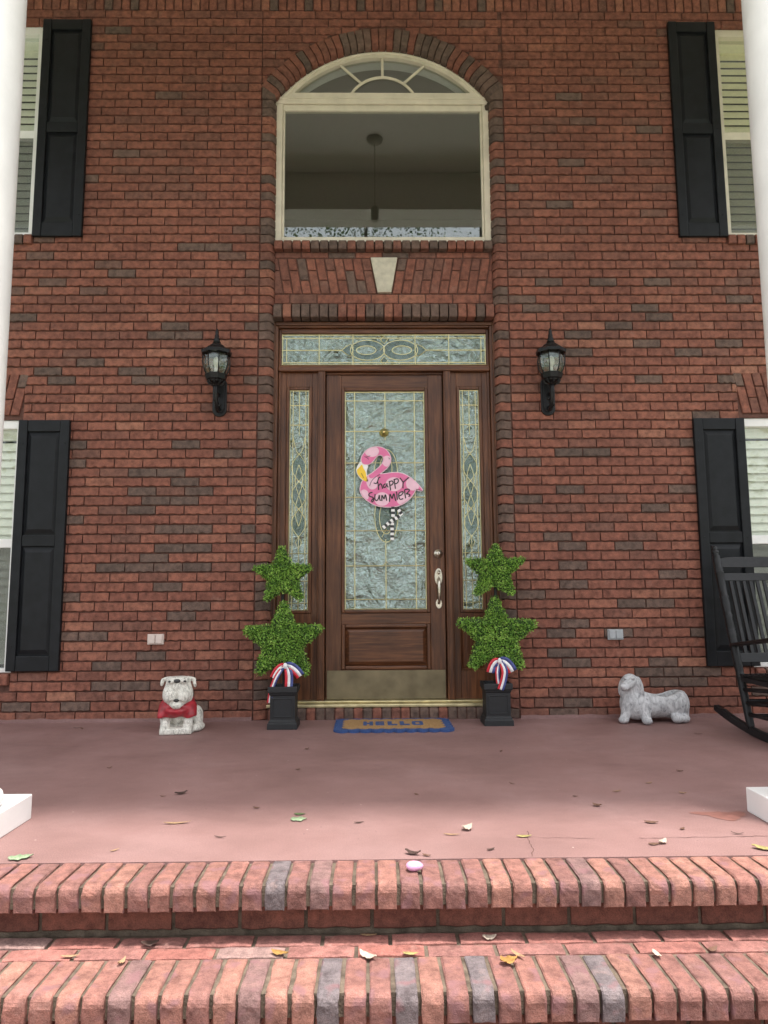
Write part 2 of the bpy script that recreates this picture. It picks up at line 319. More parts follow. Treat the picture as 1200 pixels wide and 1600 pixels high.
for i, p in enumerate(st):
    q = st[(i+1) % len(st)]
    for k in range(4):
        t = k/4; sv.append((p[0]+(q[0]-p[0])*t+random.uniform(-.004, .004), p[1]+(q[1]-p[1])*t+random.uniform(-.004, .004)))
MB().add([(p[0], p[1], 0.0016) for p in sv], [tuple(range(len(sv)))]).build('stain', M['stain'], FLOOR)
# ================================================================== steps
STEPS = bpy.data.objects.new('brick_steps', None); COL.objects.link(STEPS); structure(STEPS)
mbm = MB()
mbm.box(-2.2, 2.2, -2.800, -2.6225, -0.068, -0.009); mbm.box(-2.2, 2.2, -2.7195, -2.6225, -0.45, -0.0685)
mbm.box(-2.2, 2.2, -3.050, -2.720, -0.240, -0.1815); mbm.box(-2.2, 2.2, -2.975, -2.720, -0.45, -0.2405)
mbm.box(-2.2, 2.2, -3.24, -2.9755, -0.45, -0.353)
mbm.build('mortar_bed', M['step_mortar'], STEPS)
def nosing_mesh(w, d, h, tone, seed):
    """one bullnosed rowlock brick: runs in depth (y from 0 back to -d front), top at z=0"""
    rnd = random.Random(seed); R = 0.028
    prof = [(0.0, -0.02), (0.0, -0.003), (-0.004, 0.0), (-0.05, rnd.uniform(-.001, .001)), (-0.10, rnd.uniform(-.001, .001)), (-(d-R), 0.0)]
    for k in range(1, 6):
        a = math.pi/2*k/5; prof.append((-(d-R)-R*math.sin(a), -R+R*math.cos(a)))
    prof += [(-d+rnd.uniform(0, .002), -h*0.55), (-d+0.004, -h+0.004), (-d+0.010, -h), (-0.05, -h)]
    xs = [0.0, 0.004, w*0.33, w*0.67, w-0.004, w]; mb = MB(); n = len(prof)
    v = []
    for i, x in enumerate(xs):
        e = 0.0028 if i in (0, len(xs)-1) else 0.0
        for j, (y, z) in enumerate(prof):
            wx = rnd.uniform(-.0018, .0018)
            v.append((x+wx, y + (e if j > 3 else 0) + (rnd.uniform(-.0010, .0010) if j > 6 else 0), z - e + rnd.uniform(-.0007, .0007)))
    f = [(i*n+j, (i+1)*n+j, (i+1)*n+j+1, i*n+j+1) for i in range(len(xs)-1) for j in range(n-1)]
    f += [tuple(range(n)), tuple((len(xs)-1)*n+j for j in range(n-1, -1, -1))]
    mb.add(v, f); me = bpy.data.meshes.new('nosing_brick'); me.from_pydata(mb.v, [], mb.f); me.update()
    return me
def tone_attr(me, t):
    at = me.attributes.new('tone', 'FLOAT', 'POINT'); at.data.foreach_set('value', np.full(len(me.vertices), t, dtype=np.float32))
def pick_tone(pgrey):
    return random.uniform(0, 0.11) if random.random() < pgrey else min(1, max(0.17, random.gauss(0.55, 0.2)))
def row_nosing(y0, z0, sp, d, h, xs, greys, pattern_grey=0.08):
    var = []
    for i in range(16):
        t = 0.03+0.004*i if i < 3 else 0.14+0.86*((i-3)/12)**0.9
        me = nosing_mesh(sp-0.0115, d, h, t, 100+i); tone_attr(me, t); me.materials.append(M['step']); var.append(me)
    x = xs[0]; k = 0
    while x < xs[1]:
        g = any(abs(x+sp/2-gx) < sp/2 for gx in greys)
        me = random.choice(var[:3]) if g else random.choice(var[3:])
        o = bpy.data.objects.new('nosing_brick', me); COL.objects.link(o); o.parent = STEPS
        o.location = (x+0.005+random.uniform(-.0012, .0012), y0+random.uniform(-.002, .002), z0+random.uniform(-.0015, .001)); o.rotation_euler = (0, 0, random.uniform(-.006, .006))
        x += sp; k += 1
row_nosing(-2.628, 0.001, 0.0677, 0.188, 0.078, (-1.96, 1.96), (-0.36,))
row_nosing(-2.880, -0.174, 0.0677, 0.190, 0.080, (-1.985, 1.96), (-0.17, 0.03, 0.24, 0.54))
def slab_brick(w, d, h, seed, axis='z', tone=0.5):
    """rough brick, w along x, d along y, top at z=0 (tread) or front at y=0 (riser)"""
    rnd = random.Random(seed); nx = 7; v = []; f = []
    if axis == 'z':
        prof = [(0, -h), (0, -0.003), (-0.004, 0), (-d+0.004, 0), (-d, -0.003), (-d, -h)]
    else:
        prof = [(0.03, 0.0), (0.003, 0.0), (0, -0.004), (0, -h+0.004), (0.004, -h), (0.03, -h)]
    n = len(prof)
    for i in range(nx+1):
        x = w*i/nx; e = 0.002 if i in (0, nx) else 0
        wa = rnd.uniform(-.003, .003); wb = rnd.uniform(-.003, .003)
        for j, (y, z) in enumerate(prof):
            w_ = wa if j < n/2 else wb
            if axis == 'z': v.append((x, y + w_*0.7, z - e*(0 < j < n-1) + rnd.uniform(-.0008, .0008)))
            else: v.append((x, y + e*(0 < j < n-1), z + (w_ if j >= n/2 else w_*0.3)))
    f = [(i*n+j, (i+1)*n+j, (i+1)*n+j+1, i*n+j+1) for i in range(nx) for j in range(n-1)] + [tuple(range(n)), tuple(nx*n+j for j in range(n-1, -1, -1))]
    me = bpy.data.meshes.new('slab_brick'); me.from_pydata(v, [], f); me.update(); tone_attr(me, tone); return me
def row_bricks(name, y, z, off, h, d, axis, mat, n=10):
    var = []
    for i in range(n):
        me = slab_brick(BL-0.012, d, h, 500+i+int(abs(y)*1000), axis, 0.05 if (i == 0 and axis == 'z') else random.uniform(0.3, 1.0)); me.materials.append(mat); var.append(me)
    x = -1.95+off
    while x < 1.95:
        o = bpy.data.objects.new(name, random.choice(var)); COL.objects.link(o); o.parent = STEPS
        o.location = (x, y+random.uniform(-.0015, .0015), z+random.uniform(-.0015, .0015)); x += BL
M['tread'] = brick_mat('tread_brick', [(0.0, (0.30, 0.22, 0.20)), (0.12, (0.26, 0.13, 0.115)), (1.0, (0.32, 0.126, 0.102))], bumps=0.9, chalk=(0.52, 0.36, 0.30))
row_bricks('riser_brick', -2.728, -0.083, 0.045, 0.080, 0.03, 'y', M['riser'])
row_bricks('tread_brick', -2.742, -0.174, 0.10, 0.05, 0.062, 'z', M['tread'])
row_bricks('tread_brick', -2.8115, -0.174, 0.0, 0.05, 0.060, 'z', M['tread'])
row_bricks('riser_brick', -2.985, -0.258, 0.09, 0.075, 0.03, 'y', M['riser'])
row_nosing(-3.065, -0.346, 0.0677, 0.19, 0.08, (-1.96, 1.96), (0.3,))
# ================================================================== brick wall
WALL = thing('brick_wall', (0, 0, 0), 'red and brown brick house front around the doorway and arched window', 'brick wall')
JX = 0.928                                                    # half width to the joint beside the bullnosed jamb
HW = 0.820                                                    # half width of the opening
AZ, ARI, ARO = 4.095, 1.010, 1.138                            # arch centre height and radii
SPR = AZ + math.sqrt(ARO**2 - JX**2)
WX0, WX1 = 2.60, 3.52                                         # side windows
UW, LW = (3.545, 5.262), (0.335, 2.132)
TOPZ = 79*CH
HOLES = []                                                    # (x0,x1,z0,z1) where no field bricks lie
for s in (-1, 1):
    for z0, z1 in (UW, LW):
        HOLES.append((min(s*WX0, s*WX1), max(s*WX0, s*WX1), z0-0.085, z1))
    HOLES.append((min(s*2.605, s*3.6), max(s*2.605, s*3.6), 2.132, 2.475))
# mortar backing
mm = MB(); E_ = 4.3
for s in (-1, 1):
    def bx(a, b, z0, z1): mm.box(min(s*a, s*b), max(s*a, s*b), 0.006, 0.10, z0, z1)
    bx(WX1, E_, -0.5, 5.6); bx(WX0, WX1, -0.5, LW[0]); bx(WX0, WX1, LW[1], UW[0]); bx(WX0, WX1, UW[1], 5.6)
    xj = s*(JX-0.01)+X0
    mm.box(min(xj, s*WX0), max(xj, s*WX0), 0.006, 0.10, -0.5, 5.6)
    mm.box(min(s*0.845+X0, xj), max(s*0.845+X0, xj), 0.014, 0.13, -0.2, 4.72)
poly = [(X0-JX+0.01, 5.6), (X0+JX-0.01, 5.6)]
for k in range(25):
    x = (JX-0.01) - 2*(JX-0.01)*k/24; poly.append((X0+x, AZ+math.sqrt((ARI+0.02)**2-x*x)))
mm.prism(poly, 0.0065, 0.13)
mm.box(X0-0.845, X0+0.845, 0.058, 0.13, 2.92, 3.50)          # behind the panel between door and window
mm.build('mortar', M['mortar'], WALL)
def brick_verts(w, h, rnd, nx=6):
    prof = [(0.016, -1, 0.0), (-0.005, -1, 0.0), (-0.0100, -1, 0.0045), (-0.0085, 1, -0.0050), (-0.002, 1, 0.0), (0.016, 1, 0.0)]
    v = []; n = len(prof); ph = rnd.uniform(0, 6.28); am = rnd.uniform(0.0018, 0.0046); fr = rnd.uniform(2.4, 3.6)
    tz = rnd.uniform(-.0012, .0012); ty = rnd.uniform(-.0016, .0016)
    for i in range(nx+1):
        t = i/nx; x = -w/2+w*t; e = 0.0028 if i in (0, nx) else 0
        wv = am*math.sin(ph+fr*6.283*t)+rnd.uniform(-.0012, .0012)
        for (y, sg, dz) in prof:
            z = sg*h/2+dz+(wv if sg < 0 else wv*0.45)
            v.append((x, y + (e if y < -0.004 else 0) + ty*(t-0.5), z+tz))
    f = [(i*n+j, (i+1)*n+j, (i+1)*n+j+1, i*n+j+1) for i in range(nx) for j in range(n-1)]
    f += [tuple(range(n)), tuple(nx*n+j for j in range(n-1, -1, -1))]
    return v, f
field = []
def add_row(z, segs):
    for a, b in segs:
        if b-a > 0.022: field.append(((a+b)/2, z+CH/2, b-a))
def clip(a, b, z0, z1):
    segs = [(a, b)]
    for hx0, hx1, hz0, hz1 in HOLES:
        if z1 > hz0+0.02 and z0 < hz1-0.02:
            out = []
            for p, q in segs:
                if q <= hx0 or p >= hx1: out.append((p, q))
                else:
                    if p < hx0: out.append((p, hx0-0.003))
                    if q > hx1: out.append((hx1+0.003, q))
            segs = out
    zm = (z0+z1)/2
    if zm < SPR: half = JX
    elif zm < AZ+ARO: half = math.sqrt(max(0, ARO**2-(zm-AZ)**2))
    else: half = 0
    if half:
        out = []
        for p, q in segs:
            if p < X0-half: out.append((p, min(q, X0-half-0.004)))
            if q > X0+half: out.append((max(p, X0+half+0.004), q))
        segs = out
    return segs
for r in range(79):
    z = r*CH
    off = (BL/2 if r % 2 else 0.0)
    for s in (-1, 1):
        x = JX+0.004; first = True
        while x < E_:
            w = BL/2 if (first and r % 2) else BL
            a, b = x, x+w-JT; x += w; first = False
            p, q = (X0+a, X0+b) if s > 0 else (X0-b, X0-a)
            add_row(z, clip(p, q, z, z+CH))
    if z+CH/2 > SPR:                                           # over the arch, between the two joints
        x = -JX + 0.004 + (BL/2 if r % 2 else 0) - BL
        while x < JX-0.004:
            a, b = max(x, -JX+0.0025), min(x+BL-JT, JX-0.0025); x += BL
            if b-a > 0.02: add_row(z, clip(X0+a, X0+b, z, z+CH))
CAMP = Vector((-0.0646, -5.0421, 0.8526))
def visible(x, z): 
    hwid = 2.62 if z > 2 else 2.62
    return abs(x) < hwid and not (2.25 < abs(x)) 
field.sort(key=lambda b: (not (visible(b[0], b[1]) and b[2] > 0.15), (Vector((b[0], 0, b[1]))-CAMP).length))
BVAR = []
for i in range(40):
    rnd = random.Random(900+i); v, f = brick_verts(BL-JT, CH-JT, rnd)
    me = bpy.data.meshes.new('brick'); me.from_pydata(v, [], f); me.update()
    tone_attr(me, pick_tone(0.0) if i > 6 else 0.015*i); me.materials.append(M['brick']); BVAR.append(me)
GREY = lambda x, z: random.random() < (0.16 if z < 2.0 else 0.11 if z < 3.2 else 0.05)
allv, allf, allt = [], [], []; cnt = 0
for x, z, w in field:
    g = GREY(x, z)
    if cnt < 300 and w > 0.15:
        me = random.choice(BVAR[:7]) if g else random.choice(BVAR[7:])
        o = bpy.data.objects.new('brick', me); COL.objects.link(o); o.parent = WALL; o.location = (x, random.uniform(-.0015, .0012), z)
        if abs(w-(BL-JT)) > 1e-4: o.scale.x = w/(BL-JT)
        cnt += 1
    else:
        rnd = random.Random(int((x+50)*9973+z*7919)); v, f = brick_verts(w, CH-JT, rnd, 6 if w > 0.12 else 4); n = len(allv); dy = rnd.uniform(-.0015, .0012)
        t = random.uniform(0, 0.11) if g else pick_tone(0)
        if z > 3.0: t = 0.3+(t-0.3)*0.75 if not g else t+0.06
        allv += [(p[0]+x, p[1]+dy, p[2]+z) for p in v]; allf += [tuple(i+n for i in q) for q in f]; allt += [t]*len(v)
me = bpy.data.meshes.new('brick_field'); me.from_pydata(allv, [], allf); me.update()
link('brick_field', me, M['brick'], WALL, tone=allt, kind='stuff')
def free_brick(name, poly, y0, y1, tone=None, bevel=0.004, mat='brick', parent=None):
    """one cut brick from an outline in the wall plane"""
    b = MB().prism(poly, y0, y1); o = b.build(name, M[mat], parent or WALL, tone=pick_tone(0.15) if tone is None else tone, bevel=bevel, seg=1); return o
def soldier_row(z0, z1, a, b, sp, y0, name, pg=0.08):
    x = a
    while x < b-0.02:
        w = min(sp-0.009, b-x); free_brick(name, [(x, z0), (x+w, z0), (x+w, z1), (x, z1)], y0, 0.03, pick_tone(pg)); x += sp
soldier_row(TOPZ+0.004, TOPZ+0.19, -3.3, 3.3, 0.0677, -0.008, 'soldier_brick')
# bullnosed jambs: rounded on the opening side
def jamb_mesh(s, tone, seed):
    rnd = random.Random(seed); R = 0.062; w = JX-HW-0.006; h = CH-JT
    prof = [(w, 0.02), (w, -0.004), (w-0.004, -0.008)]
    prof += [(R-R*math.sin(a), -0.008+R-R*math.cos(a)) for a in [0.0, .2, .45, .7, .95, 1.2, 1.4, math.pi/2]]
    prof += [(0.0, 0.125)]
    nz = 3; v = []; n = len(prof); rows = [-h/2, -h/2+0.004, h/2-0.004, h/2]
    wav = [rnd.uniform(-.0015, .0015)-0.003*math.sin(j*0.9) for j in range(n)]
    for i, z in enumerate(rows):
        e = 0.003 if i in (0, 3) else 0
        for j, (x, y) in enumerate(prof):
            xx = x+(e if j > 3 else 0); v.append((s*xx, y+(e if 1 <= j < n-3 else 0), z+wav[j]))
    f = [(i*n+j, i*n+j+1, (i+1)*n+j+1, (i+1)*n+j) for i in range(3) for j in range(n-1)] + [tuple(range(n-1, -1, -1)), tuple(3*n+j for j in range(n))]
    if s < 0: f = [q[::-1] for q in f]
    me = bpy.data.meshes.new('jamb_brick'); me.from_pydata(v, [], f); me.update(); tone_attr(me, tone); me.materials.append(M['brick']); return me
for s in (-1, 1):
    var = [jamb_mesh(s, 0.02*i if i < 6 else random.uniform(0.2, 0.85), 40+i) for i in range(18)]
    for r in range(int(4.70/CH)):
        z = (r+0.5)*CH
        me = random.choice(var[:6]) if random.random() < (0.55 if z > 1.2 else 0.36) else random.choice(var[6:])
        o = bpy.data.objects.new('jamb_brick', me); COL.objects.link(o); o.parent = WALL
        o.location = (X0+s*HW+random.uniform(-.001, .001), random.uniform(-.002, .001), z)
# arch ring of bullnosed voussoirs
ang0 = math.asin(0.83/ARI); NV = 35
def voussoir(a0, a1, tone):
    R = 0.05; ca = []
    prof = [(ARO-0.003, 0.02), (ARO-0.003, -0.014), (ARO-0.008, -0.018)]
    prof += [(ARI-0.012+R-R*math.sin(t), -0.018+R-R*math.cos(t)) for t in [0, .3, .65, 1.0, 1.3, math.pi/2]] + [(ARI-0.012, 0.10)]
    n = len(prof); v = []; g = 0.0028/ARI
    for i, (a, e) in enumerate(((a0+g, .003), (a0+g*1.8, 0), (a1-g*1.8, 0), (a1-g, .003))):
        for j, (r, y) in enumerate(prof):
            rr = r+(e if j > 4 else 0); v.append((X0+rr*math.sin(a), y+(e if 0 < j < n-1 else 0), AZ+rr*math.cos(a)))
    f = [(i*n+j, (i+1)*n+j, (i+1)*n+j+1, i*n+j+1) for i in range(3) for j in range(n-1)] + [tuple(range(n)), tuple(3*n+j for j in range(n-1, -1, -1))]
    MB().add(v, [q[::-1] for q in f]).build('arch_brick', M['brick'], WALL, tone=tone)
for k in range(NV):
    a0 = -ang0+2*ang0*k/NV; a1 = -ang0+2*ang0*(k+1)/NV
    voussoir(a0, a1, random.uniform(0.0, 0.12) if random.random() < 0.62 else random.uniform(0.2, 0.5))
# shoulder bricks that carry the ring down into the jambs
for s in (-1, 1):
    xo = X0+s*(JX-0.004); ao = math.asin((JX-0.004)/ARO)
    pi_ = (X0+s*(ARI-0.010)*math.sin(ang0-0.002), AZ+(ARI-0.010)*math.cos(ang0-0.002)); a1 = ang0+0.002
    po = (X0+s*(ARO-0.003)*math.sin(min(a1, ao)), AZ+(ARO-0.003)*math.cos(min(a1, ao)))
    lo_ = int(4.70/CH)*CH+0.003
    free_brick('arch_brick', [(xo, lo_), (X0+s*0.826, lo_), pi_, po, (xo, min(po[1], SPR-0.004))], -0.016, 0.05, 0.06, bevel=0.010)
# panel between door and window
def rowlock(name, x, w, y0, y1, z0, z1, tone, R, slope=0.0):
    prof = [(y1, z0), (y0+0.004, z0)]
    prof += [(y0+R-R*math.cos(t)*1.0, z0+R-R*math.sin(t)) if False else (y0, z0+0.006)]
    prof += [(y0+R-R*math.cos(t), z1-R+R*math.sin(t)) for t in [0, .3, .6, .9, 1.2, 1.57]] + [(y1, z1+slope)]
    n = len(prof); v = []
    for i, (xx, e) in enumerate(((x, .003), (x+.005, 0), (x+w-.005, 0), (x+w, .003))):
        for (y, z) in prof: v.append((xx, y+(e if y < y1-0.001 else 0), z-(e if z > z0+0.01 else 0)))
    f = [(i*n+j, i*n+j+1, (i+1)*n+j+1, (i+1)*n+j) for i in range(3) for j in range(n-1)] + [tuple(range(n-1, -1, -1)), tuple(3*n+j for j in range(n))]
    return MB().add(v, [q[::-1] for q in f]).build(name, M['brick'], WALL, tone=tone)
n = 24; sp = 2*0.823/n
for k in range(n):
    x = X0-0.823+k*sp
    rowlock('sill_brick', x+0.004, sp-0.009, -0.004, 0.11, 3.432+0.004, 3.512, random.uniform(0, 0.12) if random.random() < 0.55 else random.uniform(.2, .6), 0.03, 0.012)
for k in range(n):
    x = X0-0.823+k*sp
    rowlock('lintel_brick', x+0.004, sp-0.009, -0.004, 0.125, 2.905, 3.018, random.uniform(0, 0.12) if random.random() < 0.48 else random.uniform(.3, .9), 0.042)
def flat_run(z0, z1, off, y0):
    x = -0.82+off-BL
    while x < 0.82:
        a, b = max(x, -0.82), min(x+BL-JT, 0.82); x += BL
        if b-a > 0.025: free_brick('panel_brick', [(X0+a, z0), (X0+b, z0), (X0+b, z1), (X0+a, z1)], y0, 0.08, pick_tone(0.12), bevel=0.004)
flat_run(3.388, 3.430, 0.0, 0.050); flat_run(3.030, 3.098, 0.12, 0.050)
def clip_poly(poly, x, keep):
    """clip a convex polygon against the vertical line at x, keep=-1 left side, +1 right side"""
    out = []; n = len(poly)
    for i in range(n):
        p, q = poly[i], poly[(i+1) % n]; ip = (p[0]-x)*keep >= 0; iq = (q[0]-x)*keep >= 0
        if ip: out.append(p)
        if ip != iq:
            t = (x-p[0])/(q[0]-p[0]); out.append((x, p[1]+(q[1]-p[1])*t))
    return out
def jack(z0, z1, xk, xend, s, slant, y0, y1, name, w=0.0700):
    """skewed bricks from the keystone (or corner) outwards, alternately short over long"""
    k = 0; H = z1-z0; x = xk
    while abs(x) < abs(xend)+0.08:
        cuts = [0.0, 0.38, 1.0] if k % 2 else [0.0, 0.66, 1.0]
        for a, b in zip(cuts[:-1], cuts[1:]):
            za = z0+H*a+(0.004 if a else 0); zb = z0+H*b-(0.004 if b < 1 else 0)
            def X(z, d): return x+s*d+s*slant*(z-z0)
            poly = [(X(za, 0.0045), za), (X(za, w-0.0045), za), (X(zb, w-0.0045), zb), (X(zb, 0.0045), zb)]
            poly = clip_poly(poly, xend, -s) if s*xend > 0 else poly
            if len(poly) >= 3 and max(p[0] for p in poly)-min(p[0] for p in poly) > 0.012: free_brick(name, poly, y0, y1, random.uniform(0.2, 0.75) if random.random() < 0.9 else 0.1, bevel=0.0035)
        x += s*w; k += 1
jack(3.106, 3.380, X0+0.062, X0+0.82, 1, 0.17, 0.048, 0.08, 'jack_arch_brick')
jack(3.106, 3.380, X0-0.052, X0-0.82, -1, 0.17, 0.048, 0.08, 'jack_arch_brick')
MB().prism([(X0-0.046, 3.109), (X0+0.056, 3.109), (X0+0.104, 3.383), (X0-0.098, 3.383)], 0.030, 0.09).build('keystone', M['keystone'], WALL, bevel=0.004)
# flat skewed arches over the lower side windows, and window sills
for s in (-1, 1):
    jack(2.165, 2.470, s*2.632, s*3.25, s, -0.19, -0.009, 0.03, 'jack_arch_brick')
    for z0, z1 in (UW, LW):
        for k in range(8):
            xa = s*(2.604+k*0.0677); xb = s*(2.604+k*0.0677+0.058)
            rowlock('sill_brick', min(xa, xb), 0.058, -0.035, 0.09, z0-0.082, z0-0.006, pick_tone(0.3), 0.02, 0.012)
# door sill of dark bullnosed bricks
n = 25; sp = 1.64/n
for k in range(n):
    x = X0-0.82+k*sp
    rowlock('door_sill_brick', x+0.004, sp-0.008, -0.012, 0.16, -0.01, 0.078, random.uniform(0, 0.09) if random.random() < 0.6 else random.uniform(.2, .6), 0.026)
MB().box(X0-0.825, X0+0.825, 0.0, 0.2, -0.02, 0.070).build('sill_mortar', M['mortar'], WALL)
for s in (-1, 1):
    a, b = sorted((X0+s*(JX+0.004), s*4.2)); pts = []; k = 0
    top = [(a+(b-a)*i/90, 0.020+0.008*mnoise.noise(Vector((i*0.35, s*3.1, 0)))+0.004*random.random()) for i in range(91)]
    MB().prism([(a, -0.01), (b, -0.01)]+top[::-1], -0.0155, 0.004).build('painted_skirt', M['floor'], WALL)
# ================================================================== rooms behind the glass
fm = MB()
fm.box(-2.2, 2.2, 3.2, 3.3, 0, 5.45); fm.box(-2.3, -2.2, 0.135, 3.3, 0, 5.45); fm.box(2.2, 2.3, 0.135, 3.3, 0, 5.45); fm.box(-2.3, 2.3, 0.135, 3.3, 5.45, 5.55)
fm.box(-2.2, -0.86, 0.135, 0.16, 0, 5.45); fm.box(0.88, 2.2, 0.135, 0.16, 0, 5.45); fm.box(-0.86, 0.88, 0.20, 0.24, 2.92, 3.5)
structure(fm.build('foyer_walls', M['foyer']))
structure(MB().box(-2.2, 2.2, 0.355, 3.2, -0.02, 0.06).build('foyer_floor', M['dark']))
# white plaster return inside the arch
ar = []
for k in range(31):
    a = -0.86+1.72*k/30; ar.append((X0+0.965*math.sin(a), 4.10+0.965*math.cos(a)))
pm = MB(); v = []
for (x, z) in ar: v += [(x, 0.115, z), (x, 0.20, z-0.012)]
pm.add(v, [(2*i, 2*i+1, 2*i+3, 2*i+2) for i in range(len(ar)-1)])
for i in range(len(ar)-1): pass
structure(pm.build('arch_plaster', M['white'], smooth=True))
# ================================================================== porch roof and columns
rf = MB()
rf.box(-4.4, 4.4, -2.95, 0.10, 5.56, 5.68); rf.box(-4.4, 4.4, -2.60, -2.20, 5.12, 5.559); rf.box(-4.4, 4.4, -2.95, -2.601, 5.40, 5.558)
rf.box(-4.4, -4.1, -2.195, 0.0, 5.12, 5.559); rf.box(4.1, 4.4, -2.195, 0.0, 5.12, 5.559)
structure(rf.build('porch_roof', M['ceiling'], bevel=0.01))
for s, lab in ((-1, 'round white porch column at the left edge, on the bulldog statue side'), (1, 'round white porch column at the right edge beside the rocking chair')):
    cx, cy = (s*1.630-0.005, -2.383)
    c = thing('porch_column', (cx, cy, 0), lab, 'column', 'white columns holding the porch roof')
    MB().box(cx-.23, cx+.23, cy-.23, cy+.23, 0.0, 0.093).build('plinth', M['white'], c, bevel=0.004)
    MB().lathe([(0.198, 0.094), (0.207, 0.103), (0.210, 0.12), (0.205, 0.138), (0.19, 0.148), (0.178, 0.155), (0.172, 0.17), (0.178, 0.182), (0.17, 0.19), (0.150, 0.205)], (cx, cy, 0), 48).build('base_moulding', M['white'], c, smooth=True)
    MB().lathe([(0.146, 0.20), (0.1405, 0.26), (0.139, 1.6), (0.136, 3.2), (0.128, 4.90), (0.130, 4.95)], (cx, cy, 0), 56).build('shaft', M['white'], c, smooth=True)
    MB().lathe([(0.14, 4.95), (0.15, 4.97), (0.15, 4.99), (0.17, 5.04), (0.175, 5.06)], (cx, cy, 0), 48).box(cx-.2, cx+.2, cy-.19, cy+.19, 5.061, 5.119).build('capital', M['white'], c)
PX, PY = -0.05, -1.62
M['pendant'] = simple('weathered_bronze', (0.42, 0.39, 0.34), 0.6)
pl = thing('porch_pendant', (PX, PY, 5.56), 'dark hanging porch light on a chain, mirrored in the arched window', 'pendant light')
MB().lathe([(0.085, 5.559), (0.08, 5.535), (0.05, 5.515), (0.015, 5.505)], (PX, PY, 0), 24).build('canopy', M['pendant'], pl, smooth=True)
MB().tube([(PX, PY, 5.51), (PX, PY, 4.82)], 0.007, 6).build('chain', M['pendant'], pl)
MB().lathe([(0.012, 4.83), (0.045, 4.79), (0.042, 4.78), (0.035, 4.66), (0.012, 4.65)], (PX, PY, 0), 6).build('lantern', M['pendant'], pl)
# ================================================================== arched window
AW = thing('arched_window', (X0, 0.07, 3.52), 'large cream framed picture window with a fanlight arch above the door', 'window')
fy0, fy1 = 0.062, 0.115
fr = MB(); R0, R1, FZ = 0.934, 1.008, 4.108
def arcpts(R, cz, a, n=40): return [(X0+R*math.sin(-a+2*a*i/n), cz+R*math.cos(-a+2*a*i/n)) for i in range(n+1)]
aO = math.asin(0.834/R1); aI = math.acos((4.747-4.115)/R0)
outer = arcpts(R1, FZ, aO); inner = arcpts(R0, 4.115, aI)
v = []
for y in (fy0, fy1):
    v += [(x, y, z) for x, z in outer] + [(x, y, z) for x, z in inner]
n = 41; f = []
for i in range(n-1):
    f += [(i, n+i, n+i+1, i+1), (2*n+i, 2*n+i+1, 3*n+i+1, 3*n+i), (i, i+1, 2*n+i+1, 2*n+i), (n+i, 3*n+i, 3*n+i+1, n+i+1)]
fr.add(v, f)
fr.build('arch_frame', M['cream'], AW)
v = []; R0b, R1b = 0.952, 0.990                              # raised bead along the arch
bead = arcpts(0.972, 4.112, aO*0.97)
MB().tube([(x, fy0, z) for x, z in bead], 0.011, 6).build('bead', M['cream'], AW, smooth=True)
def rect_part(name, x0, x1, z0, z1, y0=fy0, y1=fy1, mat='cream', parent=None, bevel=0.004): return MB().box(x0, x1, y0, y1, z0, z1).build(name, M[mat], parent or AW, bevel=bevel)
rect_part('frame_head', X0-0.834, X0+0.834, 4.655, 4.747, fy0-0.004)
rect_part('sash_head', X0-0.775, X0+0.775, 4.606, 4.653, fy0+0.012)
rect_part('sash_step', X0-0.834, X0+0.834, 4.690, 4.702, fy0-0.012, fy0)
for s in (-1, 1):
    a, b = sorted((X0+s*0.775, X0+s*0.834)); rect_part('frame_side', a, b, 3.52, 4.652, fy0-0.003)
    a, b = sorted((X0+s*0.758, X0+s*0.774)); rect_part('sash_side', a, b, 3.56, 4.605, fy0+0.012)
rect_part('frame_sill', X0-0.774, X0+0.774, 3.52, 3.561, fy0-0.002)
MB().box(X0-0.76, X0+0.76, 0.092, 0.095, 3.562, 4.605).build('pane', M['pane'], AW)
fan = [(X0+0.93*math.sin(-aI+2*aI*i/40), 4.115+0.93*math.cos(-aI+2*aI*i/40)) for i in range(41)]
MB().prism(fan, 0.092, 0.095).build('fanlight_pane', M['pane'], AW)
fa = math.acos((4.747-4.612)/0.282)
MB().tube([(X0+0.282*math.sin(-fa+2*fa*i/24), 0.085, 4.612+0.282*math.cos(-fa+2*fa*i/24)) for i in range(25)], 0.0115, 6).build('muntin', M['cream'], AW)
for p, q in (((X0, 4.89), (X0, 5.05)), ((X0-0.168, 4.845), (X0-0.325, 4.992)), ((X0+0.168, 4.845), (X0+0.325, 4.992))):
    MB().tube([(p[0], 0.085, p[1]), (q[0], 0.085, q[1])], 0.0115, 6).build('muntin', M['cream'], AW)
nest = MB()
for i in range(9): nest.sphere((0.828+random.uniform(-.016, .016), 0.045+random.uniform(-.008, .006), 4.618+random.uniform(-.022, .022)), random.uniform(.010, .017), 8, 6)
M['mud'] = simple('dried_mud', (0.055, 0.038, 0.028), 0.95, var=0.4, bump=1, bscale=150)
tag(nest.build('mud_nest', M['mud'], smooth=True), 'small brown mud wasp nest on the right edge of the arched window frame', 'wasp nest')
